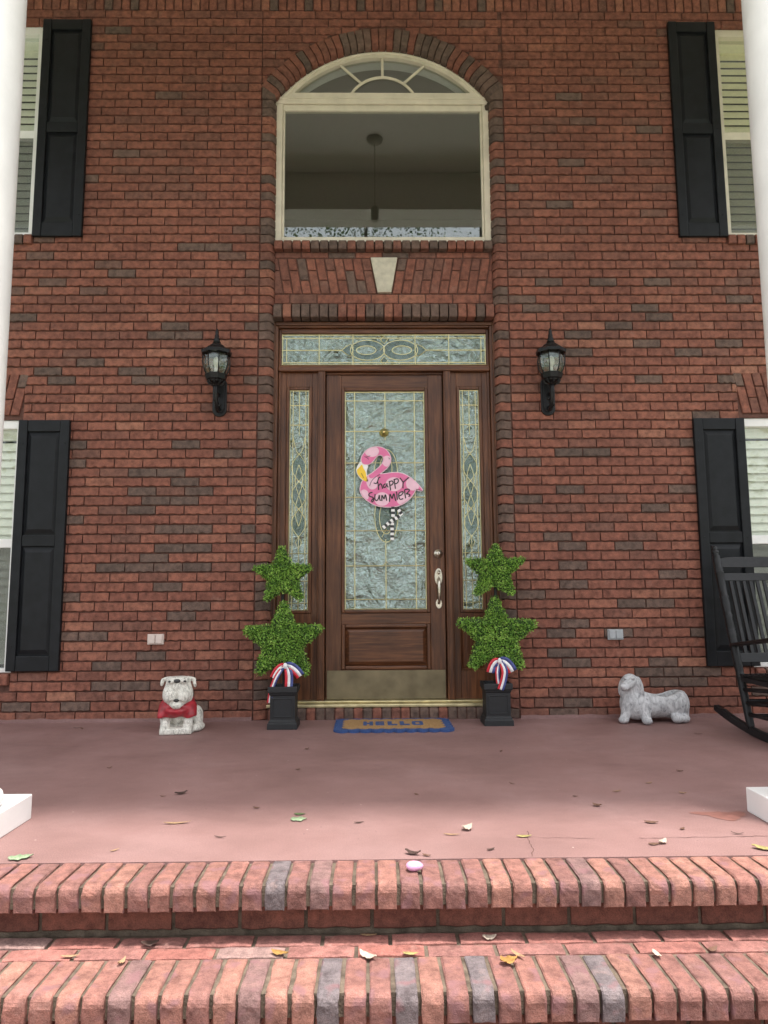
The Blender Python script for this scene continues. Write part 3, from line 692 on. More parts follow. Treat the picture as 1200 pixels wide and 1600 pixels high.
# ================================================================== side windows with blinds, shutters
def side_window(s, zr, zdiv, label):
    a, b = sorted((s*WX0, s*WX1)); z0, z1 = zr
    w = thing('side_window', ((a+b)/2, 0.05, z0), label, 'window', 'white side windows with closed blinds')
    y0, y1 = 0.018, 0.098
    mat = 'cream' if s > 0 and z0 > 2 else 'white'
    xi0, xi1 = a+0.055, b-0.055
    MB().box(a+.001, xi0, y0, y1, z0, z1-.001).build('frame_side', M[mat], w, bevel=0.003); MB().box(xi1, b-.001, y0, y1, z0, z1-.001).build('frame_side', M[mat], w, bevel=0.003)
    MB().box(xi0+.0005, xi1-.0005, y0+0.002, y1, z1-0.062, z1-.001).build('frame_head', M[mat], w, bevel=0.003); MB().box(xi0+.0005, xi1-.0005, y0+0.002, y1, z0, z0+0.03).build('frame_sill', M[mat], w, bevel=0.003)
    MB().box(xi0+.0005, xi1-.0005, y0+0.016, y1-0.01, zdiv, zdiv+0.062).build('meeting_rail', M[mat], w, bevel=0.003)
    MB().box(xi0, xi1, 0.060, 0.063, zdiv+0.063, z1-0.063).build('pane', M['sidepane'], w)
    MB().box(xi0, xi1, 0.072, 0.075, z0+0.031, zdiv-0.001).build('pane', M['sidepane'], w)
    MB().box(xi0, xi1, 0.036, 0.0365, z0+0.031, zdiv-0.001).build('insect_screen', M['screen'], w)
    bl = M['blindcream'] if s > 0 and z0 > 2 else M['blind']
    MB().box(xi0, xi1, 0.104, 0.14, z1-0.13, z1-0.05).build('blind_headrail', bl, w, bevel=0.003)
    z = z0+0.05; k = 0
    while z < z1-0.19:                                        # overlapping closed slats
        MB().add([(xi0, 0.108, z), (xi1, 0.108, z), (xi1, 0.132, z+0.064), (xi0, 0.132, z+0.064), (xi0, 0.111, z), (xi1, 0.111, z), (xi1, 0.135, z+0.064), (xi0, 0.135, z+0.064)],
                 [(0, 1, 2, 3), (7, 6, 5, 4), (0, 4, 5, 1), (3, 2, 6, 7)]).build('blind_slat', bl, w)
        z += 0.0615
    MB().box(a, b, 0.2, 0.21, z0, z1).build('room_back', M['dark'], w)
def screen_mat():
    m, N, L, B = newmat('insect_screen'); N.remove(B); out = N['Material Output']
    d = nd(N, 'ShaderNodeBsdfDiffuse'); d.inputs['Color'].default_value = (0.16, 0.165, 0.16, 1); t = N.new('ShaderNodeBsdfTransparent'); mx = N.new('ShaderNodeMixShader'); mx.inputs[0].default_value = 0.30
    L.new(t.outputs[0], mx.inputs[1]); L.new(d.outputs[0], mx.inputs[2]); L.new(mx.outputs[0], out.inputs['Surface']); return m
M['screen'] = screen_mat()
side_window(-1, UW, 4.343, 'white blind covered window at upper left behind the column')
side_window(1, UW, 4.343, 'cream blind covered window at upper right behind the column')
side_window(-1, LW, 1.207, 'white blind covered window at lower left, beside the shutter')
side_window(1, LW, 1.207, 'white blind covered window at lower right, behind the rocking chair')
def shutter(x0, x1, z0, z1, zm, label):
    y0, y1 = -0.042, -0.010
    sh = thing('shutter', ((x0+x1)/2, y1, z0), label, 'shutter', 'black raised panel window shutters')
    sw = 0.066
    MB().box(x0, x0+sw, y0, y1, z0, z1).build('stile', M['shutter'], sh, bevel=0.005); MB().box(x1-sw, x1, y0, y1, z0, z1).build('stile', M['shutter'], sh, bevel=0.005)
    rails = [(z0, z0+0.105), (zm-0.04, zm+0.04), (z1-0.085, z1)]
    for a, b in rails: MB().box(x0+sw+.0005, x1-sw-.0005, y0+0.003, y1, a, b).build('rail', M['shutter'], sh, bevel=0.005)
    for a, b in ((rails[0][1], rails[1][0]), (rails[1][1], rails[2][0])):
        xa, xb = x0+sw, x1-sw; g = 0.030
        MB().add([(xa, y1-.012, a), (xb, y1-.012, a), (xb, y1-.012, b), (xa, y1-.012, b),
                  (xa+.012, y1-.014, a+.012), (xb-.012, y1-.014, a+.012), (xb-.012, y1-.014, b-.012), (xa+.012, y1-.014, b-.012),
                  (xa+g, y0+.006, a+g+.012), (xb-g, y0+.006, a+g+.012), (xb-g, y0+.006, b-g-.012), (xa+g, y0+.006, b-g-.012)],
                 [(0,1,5,4),(1,2,6,5),(2,3,7,6),(3,0,4,7),(4,5,9,8),(5,6,10,9),(6,7,11,10),(7,4,8,11),(8,9,10,11)]).build('raised_panel', M['shutter'], sh)
    for x in (x0+0.03, x1-0.03):
        for z in (z0+0.17, z1-0.17, zm): MB().cyl_y(x, z, 0.0075, y0-0.003, y0+0.001, 10).build('screw', M['shutter'], sh)
shutter(-2.600, -2.233, 3.516, 5.280, 4.385, 'black shutter at upper left, beside the left column')
shutter(2.233, 2.600, 3.516, 5.280, 4.385, 'black shutter at upper right, beside the right column')
shutter(-2.618, -2.253, 0.347, 2.120, 1.250, 'black shutter at lower left, level with the left wall lamp')
shutter(2.253, 2.624, 0.347, 2.120, 1.250, 'black shutter at lower right, partly behind the rocking chair')
# ================================================================== door frame with transom and sidelights
DF = thing('door_frame', (X0, 0.10, 0.08), 'dark stained wood door frame with leaded transom and two leaded sidelights', 'door frame')
def wp(name, x0, x1, z0, z1, y0, y1, mat='woodV', parent=DF, bevel=0.005): return MB().box(X0+x0, X0+x1, y0, y1, z0, z1).build(name, M[mat], parent, bevel=bevel)
for s in (-1, 1):
    a, b = sorted((s*0.838, s*0.792)); wp('jamb', a, b, 0.131, 2.889, 0.085, 0.22)
    a, b = sorted((s*0.838, s*0.812)); wp('brick_mould', a, b, 0.131, 2.893, 0.068, 0.084)
    a, b = sorted((s*0.791, s*0.772)); wp('stop', a, b, 0.131, 2.855, 0.115, 0.22)
    a, b = sorted((s*0.4400, s*0.4935)); wp('mullion', a, b, 0.105, 2.519, 0.088, 0.24, bevel=0.007)
    a, b = sorted((s*0.452, s*0.481)); wp('mullion_bead', a, b, 0.125, 2.515, 0.079, 0.0875, bevel=0.006)
wp('head', -0.7915, 0.7915, 2.856, 2.889, 0.085, 0.22, 'woodH')
wp('head_mould', -0.8115, 0.8115, 2.868, 2.893, 0.068, 0.0845, 'woodH')
wp('transom_bar', -0.7915, 0.7915, 2.520, 2.562, 0.088, 0.24, 'woodH', bevel=0.008)
wp('transom_bead', -0.7715, 0.7715, 2.563, 2.576, 0.112, 0.16, 'woodH')
wp('transom_bead', -0.7715, 0.7715, 2.820, 2.855, 0.112, 0.16, 'woodH')
wp('door_stop', -0.4395, 0.4395, 2.503, 2.5195, 0.125, 0.24, 'woodH')
MB().box(X0-0.838, X0+0.838, 0.008, 0.26, 0.0785, 0.102).build('threshold', M['sillbrass'], DF, bevel=0.006)
MB().box(X0-0.79, X0+0.79, 0.07, 0.26, 0.1025, 0.116).build('threshold_ridge', M['sillbrass'], DF, bevel=0.005)
CR = 0.0034
def came_lines(lines, y, r=CR):
    mb = MB()
    for ln in lines: mb.tube([(x, y, z) for x, z in ln], r, 5)
    return mb
def ell(cx, cz, rx, rz, n=28, a0=0, a1=2*math.pi): return [(cx+rx*math.cos(a0+(a1-a0)*i/n), cz+rz*math.sin(a0+(a1-a0)*i/n)) for i in range(n+1)]
def diamond(cx, cz, rx, rz): return [(cx-rx, cz), (cx, cz+rz), (cx+rx, cz), (cx, cz-rz), (cx-rx, cz)]
def fill_poly(mb, pts, y0, y1): mb.prism(pts[:-1] if pts[0] == pts[-1] else pts, y0, y1)
# transom
tx0, tx1, tz0, tz1 = X0-0.772, X0+0.772, 2.576, 2.820; ty = 0.135; tc = (tz0+tz1)/2-0.003
tg = MB().box(tx0, tx1, ty, ty+0.005, tz0, tz1).build('transom_glass', M['texglass'], DF)
L_ = [[(tx0, tz0+.006), (tx1, tz0+.006)], [(tx0, tz1-.006), (tx1, tz1-.006)], [(tx0+.006, tz0), (tx0+.006, tz1)], [(tx1-.006, tz0), (tx1-.006, tz1)],
      [(tx0, tz0+.022), (tx1, tz0+.022)], [(tx0, tz1-.03), (tx1, tz1-.03)], [(tx0, tc), (X0-0.32, tc)], [(X0+0.32, tc), (tx1, tc)]]
for x in (-0.49, -0.235, 0.235, 0.49): L_.append([(X0+x, tz0), (X0+x, tz1)])
for x in (-0.735, 0.735): L_.append([(X0+x, tz0+.02), (X0+x, tz1-.03)])
mot = [ell(X0-0.125, tc, 0.13, 0.078), ell(X0+0.125, tc, 0.13, 0.078), ell(X0-0.135, tc, 0.075, 0.034), ell(X0+0.135, tc, 0.075, 0.034), diamond(X0, tc+0.082, 0.026, 0.03), diamond(X0, tc-0.082, 0.026, 0.03), diamond(X0, tc, 0.03, 0.03),
       [(X0-0.32, tc), (X0-0.285, tc+0.03), (X0-0.25, tc+0.048), (X0-0.235, tc), (X0-0.25, tc-0.048), (X0-0.285, tc-0.03), (X0-0.32, tc)], [(X0+0.32, tc), (X0+0.285, tc+0.03), (X0+0.25, tc+0.048), (X0+0.235, tc), (X0+0.25, tc-0.048), (X0+0.285, tc-0.03), (X0+0.32, tc)]]
came_lines(L_+mot, ty-0.001).build('came', M['came'], tg)
bm_ = MB()
for p in (mot[7], mot[8], mot[4], mot[5], mot[6]): fill_poly(bm_, p, ty-0.003, ty-0.0005)
for cx in (-0.125, 0.125):
    for sg in (1, -1):
        o1 = ell(X0+cx, tc, 0.128, 0.076, 20, 0.12*sg, (math.pi-0.12)*sg); i1 = ell(X0+cx*1.08, tc, 0.078, 0.037, 20, (math.pi-0.1)*sg, 0.1*sg)
        q = o1+i1
        if sg > 0 or True: bm_.prism(q, ty-0.0028-0.0004*(cx > 0), ty-0.0006)
bm_.build('bevel_cluster', M['bevel'], tg)
# sidelights
for s in (-1, 1):
    xa, xb = sorted((X0+s*0.4940, X0+s*0.7915)); gx0, gx1 = sorted((X0+s*0.562, X0+s*0.709)); gz0, gz1 = 0.748, 2.386
    y0, y1 = 0.128, 0.175
    sl = MB(); sl.box(xa, gx0-0.022, y0, y1, 0.117, 2.5195); sl.box(gx1+0.022, xb, y0, y1, 0.117, 2.5195)
    sl.box(gx0-0.0215, gx1+0.0215, y0, y1, gz1+0.022, 2.519); sl.box(gx0-0.0215, gx1+0.0215, y0, y1, 0.655, gz0-0.022); sl.box(gx0-0.0215, gx1+0.0215, y0, y1, 0.117, 0.31)
    sd_ = sl.build('sidelight', M['woodV'], DF, bevel=0.003)
    mo = MB()
    for (a0_, a1_, b0_, b1_) in ((gx0-0.021, gx0+0.001, gz0-0.021, gz1+0.021), (gx1-0.001, gx1+0.021, gz0-0.021, gz1+0.021)): mo.box(a0_, a1_, y0-0.009, y1-0.02, b0_, b1_)
    mo.box(gx0+0.0015, gx1-0.0015, y0-0.008, y1-0.02, gz0-0.021, gz0); mo.box(gx0+0.0015, gx1-0.0015, y0-0.008, y1-0.02, gz1, gz1+0.021)
    mo.build('glass_moulding', M['woodV'], sd_, bevel=0.005)
    px0, px1, pz0, pz1 = gx0-0.021, gx1+0.021, 0.3105, 0.6545
    MB().add([(px0, y0+.004, pz0), (px1, y0+.004, pz0), (px1, y0+.004, pz1), (px0, y0+.004, pz1), (px0+.02, y0+.022, pz0+.02), (px1-.02, y0+.022, pz0+.02), (px1-.02, y0+.022, pz1-.02), (px0+.02, y0+.022, pz1-.02),
              (px0+.045, y0+.006, pz0+.045), (px1-.045, y0+.006, pz0+.045), (px1-.045, y0+.006, pz1-.045), (px0+.045, y0+.006, pz1-.045)],
             [(0,1,5,4),(1,2,6,5),(2,3,7,6),(3,0,4,7),(4,5,9,8),(5,6,10,9),(6,7,11,10),(7,4,8,11),(8,9,10,11)]).build('raised_panel', M['woodV'], sd_)
    gy = 0.142; gc = (gx0+gx1)/2; gw = (gx1-gx0)/2
    sg_ = MB().box(gx0, gx1, gy, gy+0.005, gz0, gz1).build('sidelight_glass', M['texglass'], sd_)
    LL = [[(gx0+.004, gz0), (gx0+.004, gz1)], [(gx1-.004, gz0), (gx1-.004, gz1)], [(gx0, gz0+.004), (gx1, gz0+.004)], [(gx0, gz1-.004), (gx1, gz1-.004)],
          [(gx0+.026, gz0), (gx0+.026, gz1)], [(gx1-.026, gz0), (gx1-.026, gz1)], [(gc, gz0), (gc, 1.28)], [(gc, 2.04), (gc, gz1)]]
    for z in (0.80, 0.96, 1.16, 2.27, 2.12): LL.append([(gx0, z), (gx1, z)])
    LL.append(diamond(gc, 2.09, 0.018, 0.03)); LL.append(diamond(gc, 1.24, 0.022, 0.05))
    A = gw*0.72
    for ph in (0, 1):
        LL.append([(gc+(A if ph else -A)*math.sin(math.pi*3*i/48), 1.90-0.62*i/48) for i in range(49)])
        LL.append([(gc+(A*0.5 if ph else -A*0.5)*math.sin(math.pi*2*i/40), 1.82-0.46*i/40) for i in range(41)])
        LL.append([(gc+(1 if ph else -1)*gw*0.62*(1-i/12)**0.5, 2.03-0.13*(i/12)) for i in range(13)])
    came_lines(LL, gy-0.001, 0.003).build('came', M['came'], sd_)
    bm_ = MB()
    fill_poly(bm_, diamond(gc, 2.09, 0.018, 0.03), gy-0.003, gy-0.0006); fill_poly(bm_, diamond(gc, 1.24, 0.022, 0.05), gy-0.003, gy-0.0006)
    for k in range(3):
        zc = 1.90-0.62*(k+0.5)/3; e = ell(gc, zc, A*0.93, 0.095, 20); fill_poly(bm_, e, gy-0.0030, gy-0.0006)
    bm_.build('bevel_cluster', M['bevel'], sd_)
# ================================================================== front door
FD = thing('front_door', (X0, 0.15, 0.118), 'dark wood front door with a tall leaded glass panel and brass kick plate', 'door')
dy0, dy1 = 0.136, 0.182
GX0, GX1, GZ0, GZ1 = X0-0.298, X0+0.302, 0.750, 2.378
for nm, a, b, z0, z1, mt in (('stile', X0-0.434, X0-0.321, 0.118, 2.502, 'woodV'), ('stile', X0+0.325, X0+0.434, 0.118, 2.502, 'woodV'), ('rail', X0-0.3205, X0+0.3245, 2.402, 2.501, 'woodH'), ('rail', X0-0.3205, X0+0.3245, 0.648, 0.727, 'woodH'), ('rail', X0-0.3205, X0+0.3245, 0.118, 0.325, 'woodH')):
    MB().box(a, b, dy0+(0.0006 if nm == 'rail' else 0), dy1, z0, z1).build(nm, M[mt], FD, bevel=0.003)
for a, b, z0, z1, mt in ((GX0-0.022, GX0+0.001, GZ0-0.022, GZ1+0.023, 'woodV'), (GX1-0.001, GX1+0.022, GZ0-0.022, GZ1+0.023, 'woodV'), (GX0+0.0015, GX1-0.0015, GZ0-0.022, GZ0+.001, 'woodH'), (GX0+0.0015, GX1-0.0015, GZ1, GZ1+0.023, 'woodH')):
    MB().box(a, b, dy0-0.012, dy1-0.01, z0, z1).build('glass_moulding', M[mt], FD, bevel=0.006)
for a, b, z0, z1, mt in ((X0-0.320, X0-0.294, 0.3255, 0.6475, 'woodV'), (X0+0.298, X0+0.3245, 0.3255, 0.6475, 'woodV'), (X0-0.2935, X0+0.2975, 0.3255, 0.351, 'woodH'), (X0-0.2935, X0+0.2975, 0.622, 0.6475, 'woodH')):
    MB().box(a, b, dy0-0.010, dy1-0.01, z0, z1).build('panel_moulding', M[mt], FD, bevel=0.007)
pa, pb, pc, pd = X0-0.2935, X0+0.2975, 0.3515, 0.6215
MB().add([(pa, dy0+.016, pc), (pb, dy0+.016, pc), (pb, dy0+.016, pd), (pa, dy0+.016, pd), (pa+.03, dy0+.0, pc+.03), (pb-.03, dy0+.0, pc+.03), (pb-.03, dy0+.0, pd-.03), (pa+.03, dy0+.0, pd-.03)],
         [(0,1,5,4),(1,2,6,5),(2,3,7,6),(3,0,4,7),(4,5,6,7)]).build('raised_panel', M['woodH'], FD)
MB().box(X0-0.424, X0+0.428, dy0-0.0035, dy0-0.0003, 0.119, 0.320).build('kick_plate', M['oldbrass'], FD, bevel=0.001)
for x in (-0.41, -0.27, -0.13, 0.0, 0.13, 0.27, 0.415):
    for z in (0.130, 0.310):
        if abs(x) > 0.4 or z < 0.2: MB().cyl_y(X0+x, z, 0.004, dy0-0.0055, dy0-0.003, 8).build('screw', M['oldbrass'], FD)
gy = 0.150
DG = MB().box(GX0, GX1, gy, gy+0.006, GZ0, GZ1).build('door_glass', M['texglass'], FD)
def pz(py): return 2.378-(py-612)*(2.378-0.748)/(953-612)
def pxx(px): return X0-0.298+(px-538.6)*0.600/(662.5-538.6)
LL = [[(GX0+.005, GZ0), (GX0+.005, GZ1)], [(GX1-.005, GZ0), (GX1-.005, GZ1)], [(GX0, GZ0+.005), (GX1, GZ0+.005)], [(GX0, GZ1-.005), (GX1, GZ1-.005)],
      [(pxx(554), GZ0), (pxx(554), GZ1)], [(pxx(646.5), GZ0), (pxx(646.5), GZ1)], [(pxx(601), GZ0), (pxx(601), pz(845))], [(pxx(601), pz(690)), (pxx(601), GZ1)]]
for y in (627, 676, 726, 780, 832, 886, 937): LL.append([(GX0, pz(y)), (GX1, pz(y))])
LL.append(diamond(pxx(602), pz(887), 0.03, 0.034)); LL.append(diamond(pxx(602), pz(842), 0.034, 0.06))
for k, (rx, cy_, ry) in enumerate(((0.085, 810, 0.19), (0.05, 812, 0.12), (0.085, 740, 0.17), (0.045, 735, 0.10))): LL.append(ell(pxx(602), pz(cy_), rx, ry))
came_lines(LL, gy-0.001, 0.0034).build('came', M['came'], DG)
bm_ = MB(); fill_poly(bm_, diamond(pxx(602), pz(887), 0.03, 0.034), gy-0.003, gy-0.0006); fill_poly(bm_, ell(pxx(602), pz(810), 0.083, 0.185), gy-0.003, gy-0.0006); fill_poly(bm_, ell(pxx(602), pz(730), 0.083, 0.15), gy-0.0035, gy-0.0006)
bm_.build('bevel_cluster', M['bevel'], DG)
hx = X0+0.387
MB().lathe([(0.031, 0), (0.031, 0.006), (0.026, 0.012), (0.019, 0.015), (0.017, 0.022), (0.004, 0.024)], (0, 0, 0), 20).v
def lathe_y(prof, c, n=20):
    b = MB().lathe(prof, (0, 0, 0), n); b.v = [(c[0]+x, c[1]-z, c[2]+y) for x, y, z in b.v]; return b
db = lathe_y([(0.033, 0), (0.033, 0.006), (0.027, 0.012), (0.020, 0.014), (0.018, 0.022), (0.004, 0.024)], (hx, dy0, 1.154)).build('deadbolt', M['nickel'], FD, smooth=True)
MB().box(hx-0.0025, hx+0.0025, dy0-0.0255, dy0-0.022, 1.145, 1.163).build('keyhole', M['iron'], db)
hd = MB()
for (zc, rz) in ((0.985, 0.062), (0.790, 0.036)):
    hd.prism([(hx+0.030*(1 if rz > .05 else .8)*math.cos(2*math.pi*k/24), zc+rz*math.sin(2*math.pi*k/24)) for k in range(24)], dy0-0.010, dy0)
HA = hd.build('handle_plate', M['nickel'], FD, bevel=0.004)
MB().tube([(hx, dy0-0.008, 0.975), (hx, dy0-0.035, 0.968), (hx, dy0-0.052, 0.945), (hx, dy0-0.055, 0.90), (hx, dy0-0.050, 0.85), (hx, dy0-0.035, 0.812), (hx, dy0-0.012, 0.796)], [0.011, 0.0095, 0.010, 0.013, 0.012, 0.009, 0.011], 10).build('grip', M['nickel'], HA, smooth=True)
MB().tube([(hx, dy0-0.01, 1.01), (hx, dy0-0.03, 1.012), (hx, dy0-0.045, 1.02)], [0.008, 0.010, 0.012], 8).build('thumb_latch', M['nickel'], HA, smooth=True)
HK = lathe_y([(0.034, 0), (0.033, 0.006), (0.024, 0.012), (0.022, 0.018), (0.012, 0.026), (0.013, 0.034), (0.004, 0.037)], (X0-0.004, gy-0.002, 2.061)).build('hanger_hook', M['brass'], smooth=True)
tag(HK, 'round brass suction hook on the door glass above the flamingo', 'hook')
# ================================================================== flamingo sign
def FP(X, Y): return (-0.199+(540+X/8-557)*0.004714, 1.94-(660+Y/8-700)*0.00476)
FS = thing('flamingo_sign', (0.05, 0.125, 1.6), 'pink flamingo door sign lettered Happy Summer hanging on the door glass', 'sign')
def paint(name, col, r=0.45): M[name] = simple(name, col, r, var=0.06, scale=25); return M[name]
paint('pink', (0.70, 0.155, 0.33)); paint('palepink', (0.80, 0.50, 0.60)); paint('rimpink', (0.78, 0.58, 0.64)); paint('yellow', (0.85, 0.55, 0.03)); paint('paintwhite', (0.8, 0.78, 0.76)); paint('paintblack', (0.02, 0.018, 0.02))
def smoothp(P, k=2):
    for _ in range(k):
        n = len(P); Q = []
        for i in range(n):
            a, b = P[i], P[(i+1) % n]; Q += [(a[0]*.75+b[0]*.25, a[1]*.75+b[1]*.25), (a[0]*.25+b[0]*.75, a[1]*.25+b[1]*.75)]
        P = Q
    return P
def inset(P, d):
    n = len(P); A = sum(P[i][0]*P[(i+1) % n][1]-P[(i+1) % n][0]*P[i][1] for i in range(n)); sg = 1 if A > 0 else -1; Q = []
    for i in range(n):
        a, b = Vector(P[i-1]), Vector(P[(i+1) % n]); t = (b-a).normalized(); Q.append((P[i][0]-sg*t.y*d, P[i][1]+sg*t.x*d))
    return Q
def W2(P): return [FP(*p) for p in P]
neck = smoothp([(185,470),(198,420),(240,360),(300,315),(380,298),(450,305),(510,335),(555,390),(577,450),(568,515),(530,575),(470,625),(400,680),(330,720),(285,700),(280,665),(340,622),(420,557),(466,500),(472,440),(440,413),(400,424),(355,486),(312,528),(250,545),(200,525)], 2)
body = smoothp([(200,735),(260,672),(330,628),(400,645),(480,642),(560,628),(640,623),(720,638),(800,678),(870,738),(930,798),(970,850),(955,872),(910,866),(880,850),(862,892),(820,950),(760,1005),(700,1040),(640,1060),(560,1072),(470,1068),(390,1055),(310,1020),(240,970),(190,910),(170,850),(180,790)], 2)
beak = smoothp([(150,540),(192,480),(250,530),(292,540),(264,610),(268,680),(292,748),(250,756),(190,715),(140,650),(130,590)], 2)
yb = 0.118
MB().prism(W2(body), yb, yb+0.008).build('body', M['rimpink'], FS); MB().prism(W2(neck), yb-0.001, yb+0.007).build('neck', M['rimpink'], FS); bk = MB().prism(W2(beak), yb-0.002, yb+0.006).build('beak', M['paintwhite'], FS)
MB().prism(W2(inset(body, 10)), yb-0.0025, yb-0.0002).build('body_paint', M['pink'], FS)
MB().prism(W2(inset(neck, 9)), yb-0.0034, yb-0.0012).build('neck_paint', M['pink'], FS)
MB().prism(W2(smoothp([(205,520),(222,580),(250,620),(262,690),(286,742),(250,748),(195,708),(146,648),(138,595),(165,575)], 1)), yb-0.0032, yb-0.0022).build('bill_tip', M['yellow'], bk)
def clip_in(P, Q):
    """keep P's points inside convexish outline Q by pulling them to the centroid of P"""
    cx = sum(p[0] for p in P)/len(P); cy = sum(p[1] for p in P)/len(P); out = []
    def ins(p):
        c = False; n = len(Q)
        for i in range(n):
            a, b = Q[i], Q[i-1]
            if (a[1] > p[1]) != (b[1] > p[1]) and p[0] < (b[0]-a[0])*(p[1]-a[1])/(b[1]-a[1])+a[0]: c = not c
        return c
    for p in P:
        t = 1.0
        while t > 0.05 and not ins((cx+(p[0]-cx)*t, cy+(p[1]-cy)*t)): t -= 0.04
        out.append((cx+(p[0]-cx)*t, cy+(p[1]-cy)*t))
    return out
bi, ni = inset(body, 12), inset(neck, 11)
for (cx, cy_, rx, ry, pp, yy) in ((330,365,90,70,ni,-.0040), (520,490,62,70,ni,-.0040), (335,745,75,100,bi,-.0032), (230,920,60,75,bi,-.0032), (455,965,95,85,bi,-.0032), (605,780,105,88,bi,-.0032), (845,775,90,85,bi,-.0032), (720,965,85,85,bi,-.0032)):
    P = clip_in([(cx+rx*math.cos(2*math.pi*k/28), cy_+ry*math.sin(2*math.pi*k/28)) for k in range(28)], pp)
    MB().prism(W2(P), yb+yy, yb+yy+0.0012).build('spot', M['palepink'], FS)
def strokes(lines, w, y, mb):
    for ln in lines:
        P = [Vector(FP(*p)) for p in ln]
        for _ in range(2):
            Q = [P[0]]
            for a, b in zip(P[:-1], P[1:]): Q += [a*.75+b*.25, a*.25+b*.75]
            Q.append(P[-1]); P = Q
        n = len(P); v = []
        for i in range(n):
            d = (P[min(i+1, n-1)]-P[max(i-1, 0)]); d = d.normalized() if d.length > 1e-9 else Vector((1, 0)); q = Vector((-d.y, d.x))*w*(0.4 if i in (0, n-1) else 0.5)
            v += [(P[i].x+q.x, y, P[i].y+q.y), (P[i].x-q.x, y, P[i].y-q.y)]
        mb.add(v, [(2*i, 2*i+1, 2*i+3, 2*i+2) for i in range(n-1)])
    return mb
LET = [[(350,762),(385,775),(402,740),(412,700),(435,688)], [(398,742),(408,790),(412,852)], [(411,800),(436,768),(452,790),(462,838)],
       [(500,772),(472,790),(476,825),(505,812),(518,768)], [(516,768),(516,800),(534,818)], [(546,738),(553,800),(562,858)], [(545,748),(585,735),(598,765),(575,792),(554,792)],
       [(606,715),(614,780),(622,838)], [(604,722),(652,708),(664,742),(640,772),(614,774)], [(680,700),(700,730),(718,752)], [(792,694),(745,735),(718,756),(716,832)],
       [(335,880),(298,888),(284,918),(312,936),(345,942),(352,980),(332,1004),(318,985),(352,950)], [(368,902),(362,965),(384,992),(410,960),(420,915)], [(420,915),(424,965),(436,988)],
       [(452,990),(450,905),(470,950),(480,965)], [(480,965),(496,898),(506,950),(512,988)], [(546,1000),(552,888),(568,935),(580,962)], [(580,962),(602,884),(612,940),(626,990)], [(645,978),(640,900),(632,872)],
       [(722,872),(668,882),(660,930),(676,975),(718,960)], [(662,928),(700,915),(722,880)], [(736,852),(740,900),(748,958)], [(735,850),(790,838),(800,862),(756,902)], [(756,902),(790,905),(808,915),(785,938)]]
strokes(LET, 0.0085, yb-0.0052, MB()).build('lettering', M['paintblack'], FS)
strokes([[(235,432),(262,440),(292,468)], [(250,437),(285,432),(310,420)], [(196,640),(215,672),(222,700)], [(300,800),(320,740),(370,690),(430,655)], [(880,850),(910,845),(955,868)], [(540,445),(548,462)], [(552,448),(545,470)]], 0.0035, yb-0.0052, MB()).build('drawn_lines', M['paintblack'], FS, kind='stuff')
def leg(ln, w, y):
    P = [Vector(FP(*p)) for p in ln]; n = len(P); A_, B_ = [], []
    for i in range(n):
        d = (P[min(i+1, n-1)]-P[max(i-1, 0)]).normalized(); q = Vector((-d.y, d.x))*w/2; A_.append(tuple(P[i]+q)); B_.append(tuple(P[i]-q))
    o = MB().prism(A_+B_[::-1], y, y+0.006).build('leg', M['paintwhite'], FS); lb = MB(); seg = 0
    for a, b in zip(P[:-1], P[1:]):
        d = (b-a); L = d.length; d.normalize(); q = Vector((-d.y, d.x))*w*0.49; m = max(1, round(L/0.019))
        for i in range(m):
            p0, p1 = a+d*L*i/m, a+d*L*(i+1)/m; seg += 1
            if seg % 2: lb.prism([(p0.x+q.x, p0.y+q.y), (p0.x-q.x, p0.y-q.y), (p1.x-q.x, p1.y-q.y), (p1.x+q.x, p1.y+q.y)], y-0.0008, y+0.003)
    lb.build('stripe', M['paintblack'], o, kind='stuff')
leg([(588, 1060), (590, 1120), (590, 1185)], 0.026, yb)
leg([(640, 1068), (695, 1150), (640, 1195), (560, 1242), (465, 1322)], 0.026, yb-0.003)
leg([(582, 1225), (576, 1350), (578, 1472)], 0.026, yb+0.004)
